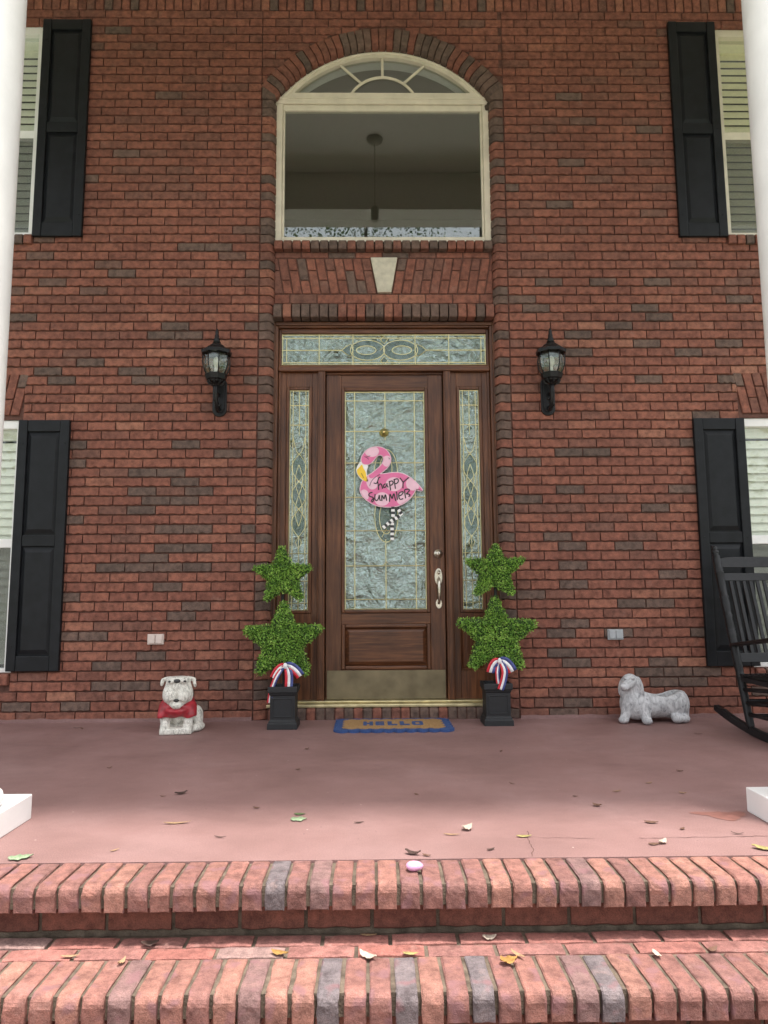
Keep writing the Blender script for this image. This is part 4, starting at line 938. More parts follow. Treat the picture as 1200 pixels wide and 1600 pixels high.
# ================================================================== wall lamps
def wall_lamp(x, z0, label):
    c = Vector((x, 0, z0)); LY = -0.15
    t = thing('wall_lamp', c, label, 'wall lamp', 'black carriage lamps beside the door')
    pl_ = [(x+0.052*math.cos(a), z0-0.055+0.052*math.sin(a)) for a in [math.pi+math.pi*i/12 for i in range(13)]] + [(x+0.052*math.cos(a), z0+0.13+0.052*math.sin(a)) for a in [math.pi*i/12 for i in range(13)]]
    bp = MB().prism(pl_, -0.026, -0.009).build('back_plate', M['iron'], t, bevel=0.008)
    MB().prism([(x+(a-x)*0.72, z0+0.0375+(b-z0-0.0375)*0.8) for a, b in pl_], -0.036, -0.0262).build('raised_boss', M['iron'], bp, bevel=0.006)
    MB().tube([(x, -0.03, z0-0.05), (x, -0.065, z0-0.075), (x, -0.105, z0-0.06), (x, -0.135, z0-0.01), (x, LY, z0+0.05), (x, LY, z0+0.10)], [0.013, 0.012, 0.014, 0.012, 0.013, 0.016], 10).build('arm', M['iron'], t, smooth=True)
    sc = MB()
    sc.tube([(x, -0.03, z0+0.06)]+[(x, -0.085-0.035*math.cos(a)*(1-i*0.06), z0+0.02+0.035*math.sin(a)*(1-i*0.06)) for i, a in enumerate([2.6-0.6*k for k in range(8)])], 0.0065, 8)
    for k in range(4): sc.sphere((x+0.016*math.cos(k*1.6), -0.105+0.012*math.sin(k*1.6), z0-0.045+0.022*k), 0.014, 8, 6)
    sc.build('scroll', M['iron'], t, smooth=True)
    LC = (x, LY, z0); a0 = math.pi/8; zb = 0.165
    MB().lathe([(0.018, 0.085), (0.030, 0.10), (0.055, 0.112), (0.058, 0.12), (0.070, 0.128), (0.076, 0.15), (0.080, 0.163), (0.074, 0.168)], LC, 8, a0).build('cup', M['iron'], t)
    cu = MB()
    for k in range(8):
        a = 2*math.pi*k/8; cu.tube([(x+0.028*math.cos(a), LY+0.028*math.sin(a), z0+0.088), (x+0.05*math.cos(a), LY+0.05*math.sin(a), z0+0.10), (x+0.062*math.cos(a), LY+0.062*math.sin(a), z0+0.122)], [0.004, 0.007, 0.004], 5)
    cu.build('leaf_ornament', M['iron'], t)
    prof = [(0.068, zb), (0.083, zb+0.03), (0.093, zb+0.065), (0.096, zb+0.095), (0.092, zb+0.125), (0.081, zb+0.155)]
    for k in range(8):
        b0, b1 = a0+2*math.pi*k/8, a0+2*math.pi*(k+1)/8; v = []
        for r, z in prof:
            for b in (b0, b1): v.append((x+r*math.cos(b), LY+r*math.sin(b), z0+z))
        MB().add(v, [(2*i, 2*i+1, 2*i+3, 2*i+2) for i in range(len(prof)-1)]).build('pane', M['lampglass'], t)
        MB().tube([(x+(r+.001)*math.cos(b0), LY+(r+.001)*math.sin(b0), z0+z) for r, z in prof], 0.0042, 6).build('rib', M['iron'], t, smooth=True)
    rf_ = MB().lathe([(0.098, zb+0.150), (0.106, zb+0.150), (0.108, zb+0.172), (0.100, zb+0.178), (0.066, zb+0.196), (0.060, zb+0.207), (0.034, zb+0.224), (0.026, zb+0.236)], LC, 8, a0).build('roof', M['iron'], t)
    MB().lathe([(0.030, zb+0.235), (0.020, zb+0.25), (0.024, zb+0.258), (0.016, zb+0.27), (0.017, zb+0.285), (0.011, zb+0.30), (0.013, zb+0.312), (0.007, zb+0.333), (0.002, zb+0.342)], LC, 12).build('finial', M['iron'], rf_, smooth=True)
    sk = MB().lathe([(0.014, zb), (0.014, zb+0.05)], LC, 12).build('candle_sleeve', M['paintwhite'], t)
    MB().lathe([(0.010, zb+0.05), (0.022, zb+0.075), (0.026, zb+0.095), (0.018, zb+0.12), (0.005, zb+0.135)], LC, 12).build('bulb', M['bulb'], sk, smooth=True)
M['bulb'] = simple('frosted_bulb', (0.75, 0.72, 0.62), 0.25)
wall_lamp(-1.187, 2.250, 'black carriage lamp on the brick wall left of the door')
wall_lamp(1.202, 2.252, 'black carriage lamp on the brick wall right of the door')
# ================================================================== outlets
def outlet(x0, x1, z0, z1, mat, label):
    t = thing('outlet_cover', ((x0+x1)/2, -0.01, z0), label, 'outlet', 'weatherproof outlet covers')
    MB().box(x0, x1, -0.024, -0.005, z0, z1).build('plate', mat, t, bevel=0.003)
    w = (x1-x0)
    for a, b in ((0.08, 0.48), (0.52, 0.92)): MB().box(x0+w*a, x0+w*b, -0.034, -0.0245, z0+0.008, z1-0.008).build('flap', mat, t, bevel=0.004)
    MB().tube([(x0+0.006, -0.028, z1-0.006), (x1-0.006, -0.028, z1-0.006)], 0.0035, 6).build('hinge', mat, t)
outlet(-1.653, -1.540, 0.523, 0.595, M['outlet'], 'pale pinkish outlet cover low on the wall above the bulldog statue')
outlet(1.568, 1.676, 0.534, 0.606, M['outlet_grey'], 'grey metal outlet cover low on the wall above the dachshund planter')
# ================================================================== doormat
def mat_pos(u, v): return (-0.332+0.765*u-0.004*v, -0.50+0.43*v+0.004*u)
MTn = thing('doormat', (0.05, -0.29, 0), 'tan coir doormat reading HELLO with a scalloped blue border', 'doormat')
def coir(name, cols):
    m, N, L, B = newmat(name); pos = world_pos(N); n = nd(N, 'ShaderNodeTexNoise', Scale=160.0, Detail=4.0); L.new(pos, n.inputs['Vector'])
    r = ramp(N, [(0.3, cols[0]), (0.7, cols[1])]); L.new(n.outputs['Fac'], r.inputs[0]); L.new(r.outputs[0], B.inputs['Base Color']); B.inputs['Roughness'].default_value = 0.95
    b = nd(N, 'ShaderNodeBump', Strength=1.0, Distance=0.006); L.new(n.outputs['Fac'], b.inputs['Height']); L.new(b.outputs[0], B.inputs['Normal']); return m
M['coir'] = coir('coir_fibre', [(0.24, 0.13, 0.045), (0.46, 0.28, 0.12)]); M['bluecoir'] = coir('blue_coir', [(0.02, 0.045, 0.14), (0.05, 0.10, 0.26)])
def scal(inx, iny, amp, nx, ny):
    P = []
    for side in range(4):
        m = 60 if side % 2 == 0 else 36; w = nx if side % 2 == 0 else ny
        for i in range(m):
            t = i/m; q = amp*abs(math.sin(math.pi*w*t))
            if side == 0: P.append((inx+(1-2*inx)*t, iny-q*1.7))
            elif side == 1: P.append((1-inx+q, iny+(1-2*iny)*t))
            elif side == 2: P.append((1-inx-(1-2*inx)*t, 1-iny+q*1.7))
            else: P.append((inx-q, 1-iny-(1-2*iny)*t))
    return [mat_pos(*p) for p in P]
MB().prismz(scal(0.03, 0.055, 0.030, 10, 5), 0.001, 0.018).build('border', M['bluecoir'], MTn)
MB().prismz(scal(0.10, 0.155, 0.034, 8, 4), 0.010, 0.0205).build('field', M['coir'], MTn)
lt = MB()
def lb_(u0, u1, v0, v1): lt.prismz([mat_pos(u0, v0), mat_pos(u1, v0), mat_pos(u1, v1), mat_pos(u0, v1)], 0.015, 0.0225)
u = 0.245; lw, sw = 0.082, 0.030; vb, vt = 0.36, 0.67
for ch in 'HELLO':
    if ch == 'H': lb_(u, u+sw, vb, vt); lb_(u+lw-sw, u+lw, vb, vt); lb_(u+sw+.0005, u+lw-sw-.0005, .47, .56)
    if ch == 'E': lb_(u, u+sw, vb, vt); [lb_(u+sw+.0005, u+lw-.008, a, b) for a, b in ((vb, .44), (.48, .55), (.59, vt))]
    if ch == 'L': lb_(u, u+sw+.006, vb, vt); lb_(u+sw+.0065, u+lw, vb, .45)
    if ch == 'O': lb_(u, u+sw, vb+.04, vt-.04); lb_(u+lw-sw+.012, u+lw+.012, vb+.04, vt-.04); lb_(u+.008, u+lw+.004, vb, vb+.0395); lb_(u+.008, u+lw+.004, vt-.0395, vt); 
    if ch == 'O': lb_(u+sw+.0005, u+lw-sw+.0115, vb+.04, vb+.08); lb_(u+sw+.0005, u+lw-sw+.0115, vt-.08, vt-.04)
    u += lw+0.022
lt.build('lettering', M['bluecoir'], MTn)
fb = {0: MB(), 1: MB()}
for i in range(5200):                                          # short stiff fibres over the pile
    uu, vv = random.uniform(0.0, 1.0), random.uniform(0.0, 1.0); blue = uu < 0.08 or uu > 0.92 or vv < 0.12 or vv > 0.88
    inL = 0.245 < uu < 0.77 and 0.34 < vv < 0.69
    if inL: continue
    x, y = mat_pos(uu, vv); a = random.uniform(0, 6.28); l = random.uniform(.003, .008); z = 0.017 if blue else 0.0195
    fb[int(blue)].add([(x-.0008, y, z), (x+.0008, y, z), (x+l*math.cos(a), y+l*math.sin(a), z+random.uniform(.003, .008))], [(0, 1, 2)])
fb[0].build('fibre', M['coir'], MTn, kind='stuff'); fb[1].build('fibre', M['bluecoir'], MTn, kind='stuff')
# ================================================================== star topiaries
def star_poly(tips, k=0.50):
    c = (sum(t[0] for t in tips)/5, sum(t[1] for t in tips)/5); P = []
    for i in range(5):
        a, b = tips[i], tips[(i+1) % 5]; m = ((a[0]+b[0])/2, (a[1]+b[1])/2)
        r_ = Vector((a[0]-c[0], a[1]-c[1])); L_r = r_.length; u_ = r_/L_r; q_ = Vector((-u_.y, u_.x))*L_r*0.085; e_ = Vector(c)+u_*(L_r*0.955)
        P += [tuple(e_+q_), tuple(Vector(c)+u_*L_r*0.985), tuple(e_-q_)] if sum(tips[j][0]*tips[(j+1) % 5][1]-tips[(j+1) % 5][0]*tips[j][1] for j in range(5)) < 0 else [tuple(e_-q_), tuple(Vector(c)+u_*L_r*0.985), tuple(e_+q_)]
        P.append((c[0]+(m[0]-c[0])*0.62, c[1]+(m[1]-c[1])*0.62))
    return P, c
def inside(P, x, y):
    c = False; n = len(P)
    for i in range(n):
        a, b = P[i], P[i-1]
        if (a[1] > y) != (b[1] > y) and x < (b[0]-a[0])*(y-a[1])/(b[1]-a[1])+a[0]: c = not c
    return c
def edge_dist(P, x, y):
    d = 9; n = len(P)
    for i in range(n):
        ax, ay = P[i]; bx_, by = P[(i+1) % n]; t = max(0, min(1, ((x-ax)*(bx_-ax)+(y-ay)*(by-ay))/((bx_-ax)**2+(by-ay)**2))); d = min(d, math.hypot(x-ax-t*(bx_-ax), y-ay-t*(by-ay)))
    return d
def leafy_star(name, tips, yc, th, parent, nl, seed):
    rnd = random.Random(seed); P, c = star_poly(tips); ins = [(c[0]+(p[0]-c[0])*0.93, c[1]+(p[1]-c[1])*0.93) for p in P]
    core = MB().prism(ins, yc-th*0.36, yc+th*0.36).build(name, M['star_core'], parent, bevel=0.012)
    v, f, t = [], [], []; xs = [p[0] for p in P]; zs = [p[1] for p in P]; k = 0
    while k < nl:
        x, z = rnd.uniform(min(xs), max(xs)), rnd.uniform(min(zs), max(zs))
        if not inside(P, x, z): continue
        d = edge_dist(P, x, z); e = max(0.0, 1-d/0.035); hh = th/2*math.sqrt(max(0.02, 1-e*e)); side = -1 if rnd.random() < 0.72 else 1
        if rnd.random() < 0.15*e: y = yc+rnd.uniform(-hh, hh)
        else: y = yc+side*hh*rnd.uniform(0.84, 1.14)
        nrm = Vector((0, side, 0)); l = rnd.uniform(0.011, 0.019); w = l*rnd.uniform(.5, .72)
        dirv = Vector((rnd.gauss(0, 1), side*abs(rnd.gauss(0.75, .6)), rnd.gauss(0.25, 1))).normalized()
        sd2 = dirv.cross(Vector((rnd.gauss(0, 1), rnd.gauss(0, 1), rnd.gauss(0, 1)))).normalized(); up = sd2.cross(dirv)
        p = Vector((x, y, z)); n0 = len(v)
        v += [tuple(p), tuple(p+dirv*l*.5+sd2*w*.5+up*l*.12), tuple(p+dirv*l), tuple(p+dirv*l*.5-sd2*w*.5+up*l*.12)]; f += [(n0, n0+1, n0+2), (n0, n0+2, n0+3)]
        clump = 0.5+0.9*mnoise.noise(Vector((x*22, y*22, z*22+seed))); tt = min(1, max(0, rnd.gauss(0.45, 0.22)+0.30*(clump-0.5))); t += [tt]*4; k += 1
    o_ = org(parent); me = bpy.data.meshes.new('leaves'); me.from_pydata([(a-o_.x, b-o_.y, cc-o_.z) for a, b, cc in v], [], f); me.update()
    link('leaves', me, M['box'], core, tone=t, kind='stuff')
def topiary(px, py, rot, top, ups, lows, yc, label, tip=False):
    t = thing('star_topiary', (px, py, 0), label, 'topiary', 'double star topiaries beside the door')
    w = 0.093
    pot = MB()
    def ring(h, z): return [(px-h, py-h, z), (px+h, py-h, z), (px+h, py+h, z), (px-h, py+h, z)]
    lev = [(w+.003, 0.0), (w+.003, 0.036), (w-.004, 0.042), (w-.004, 0.050), (w-.012, 0.058), (w-.012, 0.212), (w-.006, 0.220), (w-.006, 0.228), (w+.002, 0.233), (w+.002, top-.003), (w-.001, top), (w-.013, top), (w-.015, top-.05)]
    v = []; f = []
    for h, z in lev: v += ring(h, z)
    for i in range(len(lev)-1):
        for k in range(4): f.append((4*i+k, 4*i+(k+1) % 4, 4*i+4+(k+1) % 4, 4*i+4+k))
    n = len(v); f += [(3, 2, 1, 0), (n-4, n-3, n-2, n-1)]
    po = pot.add(v, f).build('pot', M['resin'], t, bevel=0.002)
    fr_ = MB(); h = w-.012
    for a, b, c_, d_ in ((-h+.012, -h+.022, .075, .198), (h-.022, h-.012, .075, .198), (-h+.0225, h-.0225, .075, .084), (-h+.0225, h-.0225, .189, .198)): fr_.box(px+a, px+b, py-h-.004, py-h+.0, c_, d_)
    fr_.build('panel_moulding', M['resin'], po, bevel=0.002)
    MB().box(px-w+.016, px+w-.016, py-w+.016, py+w-.016, top-.06, top-.032).build('soil', M['pot_soil'], po)
    cx = (lows[0][0]+ups[0][0])/2
    MB().tube([(px, py, top-.03), ((px+cx)/2, (py+yc)/2, 0.45), (cx, yc, 0.8), (cx, yc, ups[0][1]+(0.03 if tip else -0.03))], 0.011, 8).build('stem', M['iron'], t)
    if tip: MB().sphere((cx, yc, ups[0][1]+0.032), 0.012, 10, 6).build('stem_cap', M['paintwhite'], t, smooth=True)
    leafy_star('upper_star', ups, yc, 0.085, t, 3600, 11+int(px > 0)); leafy_star('lower_star', lows, yc-0.006, 0.10, t, 6000, 21+int(px > 0))
    if rot: t.rotation_euler.z = rot
def bow(cx, cz, y, loops, tails, label):
    t = thing('ribbon_bow', (cx, y, cz), label, 'ribbon', 'striped ribbon bows on the topiaries')
    def band(name, pts, w, yo):
        # a curled strip in three stripes; pts (dx, dy, dz), width along the local normal in the picture plane
        w = w*0.72; P = [Vector((cx+p[0]*0.74, y+p[1]+yo, cz+p[2]*(0.8 if name == 'loop' else 1.0))) for p in pts]
        for _ in range(2):
            Q = [P[0]]
            for a, b in zip(P[:-1], P[1:]): Q += [a*.75+b*.25, a*.25+b*.75]
            Q.append(P[-1]); P = Q
        n = len(P); piece = None
        for k, mt in enumerate(('ribred', 'ribwhite', 'ribblue')):
            v = []
            for i in range(n):
                d = (P[min(i+1, n-1)]-P[max(i-1, 0)]).normalized(); q = Vector((-d.z, 0, d.x)); q = q.normalized() if q.length > 1e-6 else Vector((1, 0, 0))
                ww = w*(0.55+0.45*min(1, 3.0*i/(n-1))); cur = 0.006*math.sin(i*0.9)
                for e in (k/3-0.5, (k+1)/3-0.5): v.append(tuple(P[i]+q*ww*e+Vector((0, cur*(e+.3), 0))))
            o = MB().add(v, [(2*i, 2*i+1, 2*i+3, 2*i+2) for i in range(n-1)]).build(name if k == 0 else 'stripe', M[mt], piece or t, smooth=True)
            sm = o.modifiers.new('thick', 'SOLIDIFY'); sm.thickness = 0.001
            if k == 0: piece = o
    for i, l in enumerate(loops): band('loop', l[0], l[1], -0.004*i)
    for i, l in enumerate(tails): band('tail', l[0], l[1], -0.012-0.004*i)
    MB().sphere((cx, y-0.022, cz), (0.014, 0.012, 0.02), 10, 6).build('knot', M['ribwhite'], t, smooth=True)
for nm, c in (('ribred', (0.55, 0.02, 0.035)), ('ribwhite', (0.78, 0.77, 0.78)), ('ribblue', (0.05, 0.065, 0.22))): M[nm] = simple(nm, c, 0.45, var=0.08, bump=0.2, bscale=500)
LU = [(-0.700, 1.200), (-0.486, 1.050), (-0.550, 0.822), (-0.812, 0.814), (-0.893, 1.044)]; LL_ = [(-0.680, 0.824), (-0.412, 0.643), (-0.505, 0.328), (-0.858, 0.330), (-0.955, 0.634)]
RU = [(0.766, 1.208), (0.965, 1.095), (0.882, 0.845), (0.608, 0.846), (0.548, 1.088)]; RL_ = [(0.746, 0.852), (1.036, 0.664), (0.930, 0.352), (0.566, 0.354), (0.482, 0.680)]
topiary(-0.668, -0.262, 0.0, 0.270, LU, LL_, -0.215, 'double star boxwood topiary in a black square pot left of the door')
topiary(0.742, -0.200, 0.0, 0.272, RU, RL_, -0.185, 'double star boxwood topiary in a black square pot right of the door')
bow(-0.655, 0.400, -0.300, [([(0, 0, 0), (0.05, -0.02, -0.005), (0.10, -0.02, -0.04), (0.135, -0.01, -0.085)], 0.085), ([(0, 0, 0), (-0.04, -0.02, -0.01), (-0.08, -0.02, -0.05), (-0.105, -0.01, -0.10)], 0.07)],
    [([(0.01, 0, -0.005), (0.035, -0.01, -0.05), (0.035, -0.012, -0.10), (0.03, -0.01, -0.165)], 0.075), ([(-0.01, 0, 0), (-0.07, -0.02, -0.06), (-0.115, -0.025, -0.14), (-0.135, -0.02, -0.235)], 0.042)], 'red, white and blue ribbon bow on the left topiary, one tail hanging past the pot')
bow(0.755, 0.418, -0.268, [([(0, 0, 0), (0.045, -0.02, -0.005), (0.09, -0.02, -0.045), (0.115, -0.01, -0.09)], 0.095), ([(0, 0, 0), (-0.04, -0.02, -0.005), (-0.07, -0.02, -0.045), (-0.085, -0.01, -0.095)], 0.075)],
    [([(0.0, 0, 0), (-0.025, -0.012, -0.06), (-0.02, -0.012, -0.12), (-0.012, -0.01, -0.16)], 0.04), ([(0.01, 0, 0), (0.045, -0.02, -0.06), (0.03, -0.02, -0.12), (0.0, -0.015, -0.185)], 0.06)], 'red, white and blue ribbon bow on the right topiary above its pot')
# ================================================================== statues (sculpted as one surface each)
def surface_net(fn, lo, hi, h):
    """dual mesh of the zero level of fn over a box, vertices placed on the crossings"""
    lo, hi = np.array(lo), np.array(hi); n = np.ceil((hi-lo)/h).astype(int)+1
    ax = [lo[i]+h*np.arange(n[i]) for i in range(3)]; X, Y, Z = np.meshgrid(*ax, indexing='ij'); V = fn(X, Y, Z); S = V < 0
    cs = np.zeros(tuple(n-1)); sm = np.zeros(tuple(n-1)+(3,))
    corners = [(a, b, c) for a in (0, 1) for b in (0, 1) for c in (0, 1)]
    sl = lambda c: tuple(slice(c[i], n[i]-1+c[i]) for i in range(3))
    for a in corners:
        for d in range(3):
            if a[d]: continue
            b = list(a); b[d] = 1; va, vb = V[sl(a)], V[sl(b)]; cr = (va < 0) != (vb < 0)
            t = np.where(cr, va/np.where(np.abs(va-vb) < 1e-12, 1, va-vb), 0)
            for k in range(3): sm[..., k] += np.where(cr, a[k]+(t if k == d else 0), 0)
            cs += cr
    act = cs > 0; idx = -np.ones(act.shape, int); idx[act] = np.arange(act.sum()); I = np.argwhere(act)
    P = lo+h*(I+sm[act]/cs[act][:, None]); F = []
    for d in range(3):
        e1, e2 = [(1, 2), (2, 0), (0, 1)][d]; s0 = [slice(1, n[i]-1) for i in range(3)]; s0[d] = slice(0, n[d]-1); s1 = list(s0); s1[d] = slice(1, n[d])
        A, Bq = S[tuple(s0)], S[tuple(s1)]; cr = np.argwhere(A != Bq); off = np.array([1, 1, 1]); off[d] = 0; c = cr+off
        q = []
        for da, db_ in ((0, 0), (1, 0), (1, 1), (0, 1)):
            p = c.copy(); p[:, e1] -= da; p[:, e2] -= db_; q.append(idx[p[:, 0], p[:, 1], p[:, 2]])
        q = np.stack(q, 1); fl = A[A != Bq]; q[~fl] = q[~fl][:, ::-1]; F.append(q)
    F = np.concatenate(F); F = F[(F >= 0).all(1)]
    return P, F
def E3(X, Y, Z, c, r, rot=(0, 0, 0)):
    R = np.array(Matrix.Rotation(rot[2], 3, 'Z') @ Matrix.Rotation(rot[1], 3, 'Y') @ Matrix.Rotation(rot[0], 3, 'X')).T
    x, y, z = X-c[0], Y-c[1], Z-c[2]
    a = (R[0, 0]*x+R[0, 1]*y+R[0, 2]*z)/r[0]; b = (R[1, 0]*x+R[1, 1]*y+R[1, 2]*z)/r[1]; d = (R[2, 0]*x+R[2, 1]*y+R[2, 2]*z)/r[2]
    k = np.sqrt(a*a+b*b+d*d)+1e-9; k2 = np.sqrt((a/r[0])**2+(b/r[1])**2+(d/r[2])**2)+1e-9
    return k*(k-1)/k2
def C3(X, Y, Z, a, b, ra, rb):
    a, b = np.array(a), np.array(b); d = b-a; t = np.clip(((X-a[0])*d[0]+(Y-a[1])*d[1]+(Z-a[2])*d[2])/(d@d), 0, 1)
    return np.sqrt((X-a[0]-t*d[0])**2+(Y-a[1]-t*d[1])**2+(Z-a[2]-t*d[2])**2)-(ra+(rb-ra)*t)
def smin(a, b, k): h = np.clip(0.5+0.5*(b-a)/k, 0, 1); return b*(1-h)+a*h-k*h*(1-h)
def smax(a, b, k): return -smin(-a, -b, k)
def sculpt(name, fn, lo, hi, h, mat, parent, off=(0, 0, 0)):
    P, F = surface_net(fn, lo, hi, h); me = bpy.data.meshes.new(name); o_ = Vector((0, 0, 0))
    me.from_pydata((P+np.array(off)).tolist(), [], F.tolist()); me.update(); return link(name, me, mat, parent, smooth=True)
def statue_mat(name, light, dark, sc, lo=0.42, hi=0.62, bs=0.7):
    m, N, L, B = newmat(name); pos = world_pos(N)
    mp = N.new('ShaderNodeMapping'); mp.inputs['Scale'].default_value = (1.0, 1.0, 0.55); L.new(pos, mp.inputs['Vector'])
    n = nd(N, 'ShaderNodeTexNoise', Scale=sc, Detail=7.0, Roughness=0.7, Distortion=1.2); L.new(mp.outputs[0], n.inputs['Vector'])
    r = ramp(N, [(lo-0.12, dark), (lo, tuple((a+b)/2 for a, b in zip(light, dark))), (hi, light)]); L.new(n.outputs['Fac'], r.inputs[0]); L.new(r.outputs[0], B.inputs['Base Color']); B.inputs['Roughness'].default_value = 0.8
    b = nd(N, 'ShaderNodeBump', Strength=bs, Distance=0.006); L.new(n.outputs['Fac'], b.inputs['Height']); L.new(b.outputs[0], B.inputs['Normal']); return m
M['whitestone'] = statue_mat('whitewashed_concrete', (0.74, 0.72, 0.65), (0.15, 0.14, 0.115), 52, 0.41, 0.54); M['greystone'] = statue_mat('grey_concrete', (0.56, 0.56, 0.57), (0.15, 0.15, 0.16), 30, 0.43, 0.58, 0.3)
M['sweater'] = simple('red_paint_sweater', (0.32, 0.018, 0.028), 0.4, var=0.35, scale=35, bump=0.4, bscale=80); M['blackpaint'] = simple('statue_black_paint', (0.03, 0.03, 0.03), 0.4)
BD = thing('bulldog_statue', (-1.325, -0.40, 0), 'white sitting bulldog statue in a red sweater beside the left wall', 'statue')
def bulldog(X, Y, Z):
    q = lambda *a: E3(X, Y, Z, *a)
    d = q((0.0, .06, .135), (.098, .105, .115)); d = smin(d, q((.035, .15, .085), (.115, .10, .085)), .04)
    for s in (-1, 1):
        d = smin(d, C3(X, Y, Z, (s*.082, .0, .14), (s*.078, -.045, .05), .040, .031), .025); d = smin(d, q((s*.078, -.065, .05), (.034, .042, .020)), .012)
        for t in (-.016, 0, .016): d = np.minimum(d, smax(d-0.003, q((s*.078+t, -.092, .05), (.010, .016, .014)), .004))
    d = smin(d, q((.125, .10, .075), (.045, .085, .07)), .03); d = smin(d, q((.135, .02, .03), (.035, .055, .028)), .015); d = smin(d, q((-.10, .11, .07), (.04, .07, .065)), .03)
    Zb = Z; Z = Z-.020; q = lambda *a: E3(X, Y, Z, *a)
    hd_ = q((0, .0, .255), (.094, .085, .090)); hd_ = smin(hd_, q((0, -.01, .308), (.082, .062, .034)), .02); hd_ = smax(hd_, Z-.326, .012)
    for s in (-1, 1):
        hd_ = smin(hd_, q((s*.044, -.070, .206), (.043, .046, .050), (0, s*.25, 0)), .007); hd_ = smin(hd_, q((s*.068, -.02, .215), (.04, .05, .055)), .02)
        hd_ = smin(hd_, q((s*.036, -.068, .300), (.026, .018, .014), (0, s*.25, 0)), .010)
        for k in range(3): hd_ = smax(hd_, -C3(X, Y, Z, (s*(.014+.022*k), -.089+.010*k, .295-.008*k), (s*(.022+.028*k), -.108+.016*k, .205), .0075, .0065), .006)
        ear = q((s*.090, .0, .312), (.036, .017, .012), (0, s*.2, 0)); ear = smin(ear, q((s*.114, -.010, .288-.006*(s > 0)), (.013, .013, .022+.006*(s > 0)), (0, -s*.25, 0)), .012); hd_ = smin(hd_, ear, .010)
        hd_ = smax(hd_, -q((s*.1, -.02, .302), (.014, .010, .012)), .006)
    hd_ = smin(hd_, q((0, -.075, .158), (.050, .036, .028)), .008); hd_ = smax(hd_, -C3(X, Y, Z, (-.055, -.100, .170), (0, -.112, .190), .008, .010), .005); hd_ = smax(hd_, -C3(X, Y, Z, (.055, -.100, .170), (0, -.112, .190), .008, .010), .005); hd_ = smax(hd_, -C3(X, Y, Z, (0, -.112, .25), (0, -.112, .195), .006, .006), .008)
    Z = Zb; q = lambda *a: E3(X, Y, Z, *a)
    d = smin(d, hd_, .015)
    base = smax(smax(np.abs(X-.0)-.112, np.abs(Y+.03)-.085, .02), np.abs(Z-.019)-.019, .01); base = smin(base, smax(q((.10, .08, .02), (.085, .13, .03)), -Z, .004), .02)
    return smax(smin(d, base, .012), -Z, .003)
sculpt('body', bulldog, (-.19, -.15, -.012), (.22, .30, .385), .0058, M['whitestone'], BD)
def sweater(X, Y, Z):
    d = E3(X, Y, Z, (0.0, .055, .155), (.115, .118, .115))
    for s in (-1, 1): d = smin(d, C3(X, Y, Z, (s*.085, .0, .155), (s*.092, -.035, .105), .048, .046), .03)
    d = smin(d, E3(X, Y, Z, (0, -.025, .150), (.110, .082, .060)), .02); d = smax(d, -C3(X, Y, Z, (-.10, -.10, .155), (.10, -.10, .155), .008, .008), .01)
    d = smax(d, -E3(X, Y, Z, (0, -.055, .250), (.094, .078, .090)), .006)
    return smax(smax(d, .098+.005*np.sin(X*60)-Z, .006), Z-.245, .02)
sculpt('sweater', sweater, (-.17, -.14, .08), (.17, .20, .27), .0062, M['sweater'], BD)
fz = MB(); fz.sphere((0, -.080, .325), (.025, .015, .013), 12, 8); fz.build('nose', M['blackpaint'], None, smooth=True).parent = BD
for s in (-1, 1): MB().sphere((s*.050, -.074, .322), (.015, .011, .007), 10, 6).build('eye', M['blackpaint'], None, smooth=True).parent = BD
MB().sphere((0.0, -.101, .208), (.020, .008, .010), 8, 6).build('mouth', M['blackpaint'], None, smooth=True).parent = BD
BD.rotation_euler.z = math.radians(8); BD.scale = (0.88, 0.92, 1.0)
DP = thing('dachshund_planter', (1.80, -0.165, 0), 'grey concrete dachshund shaped planter lying against the right wall', 'planter')
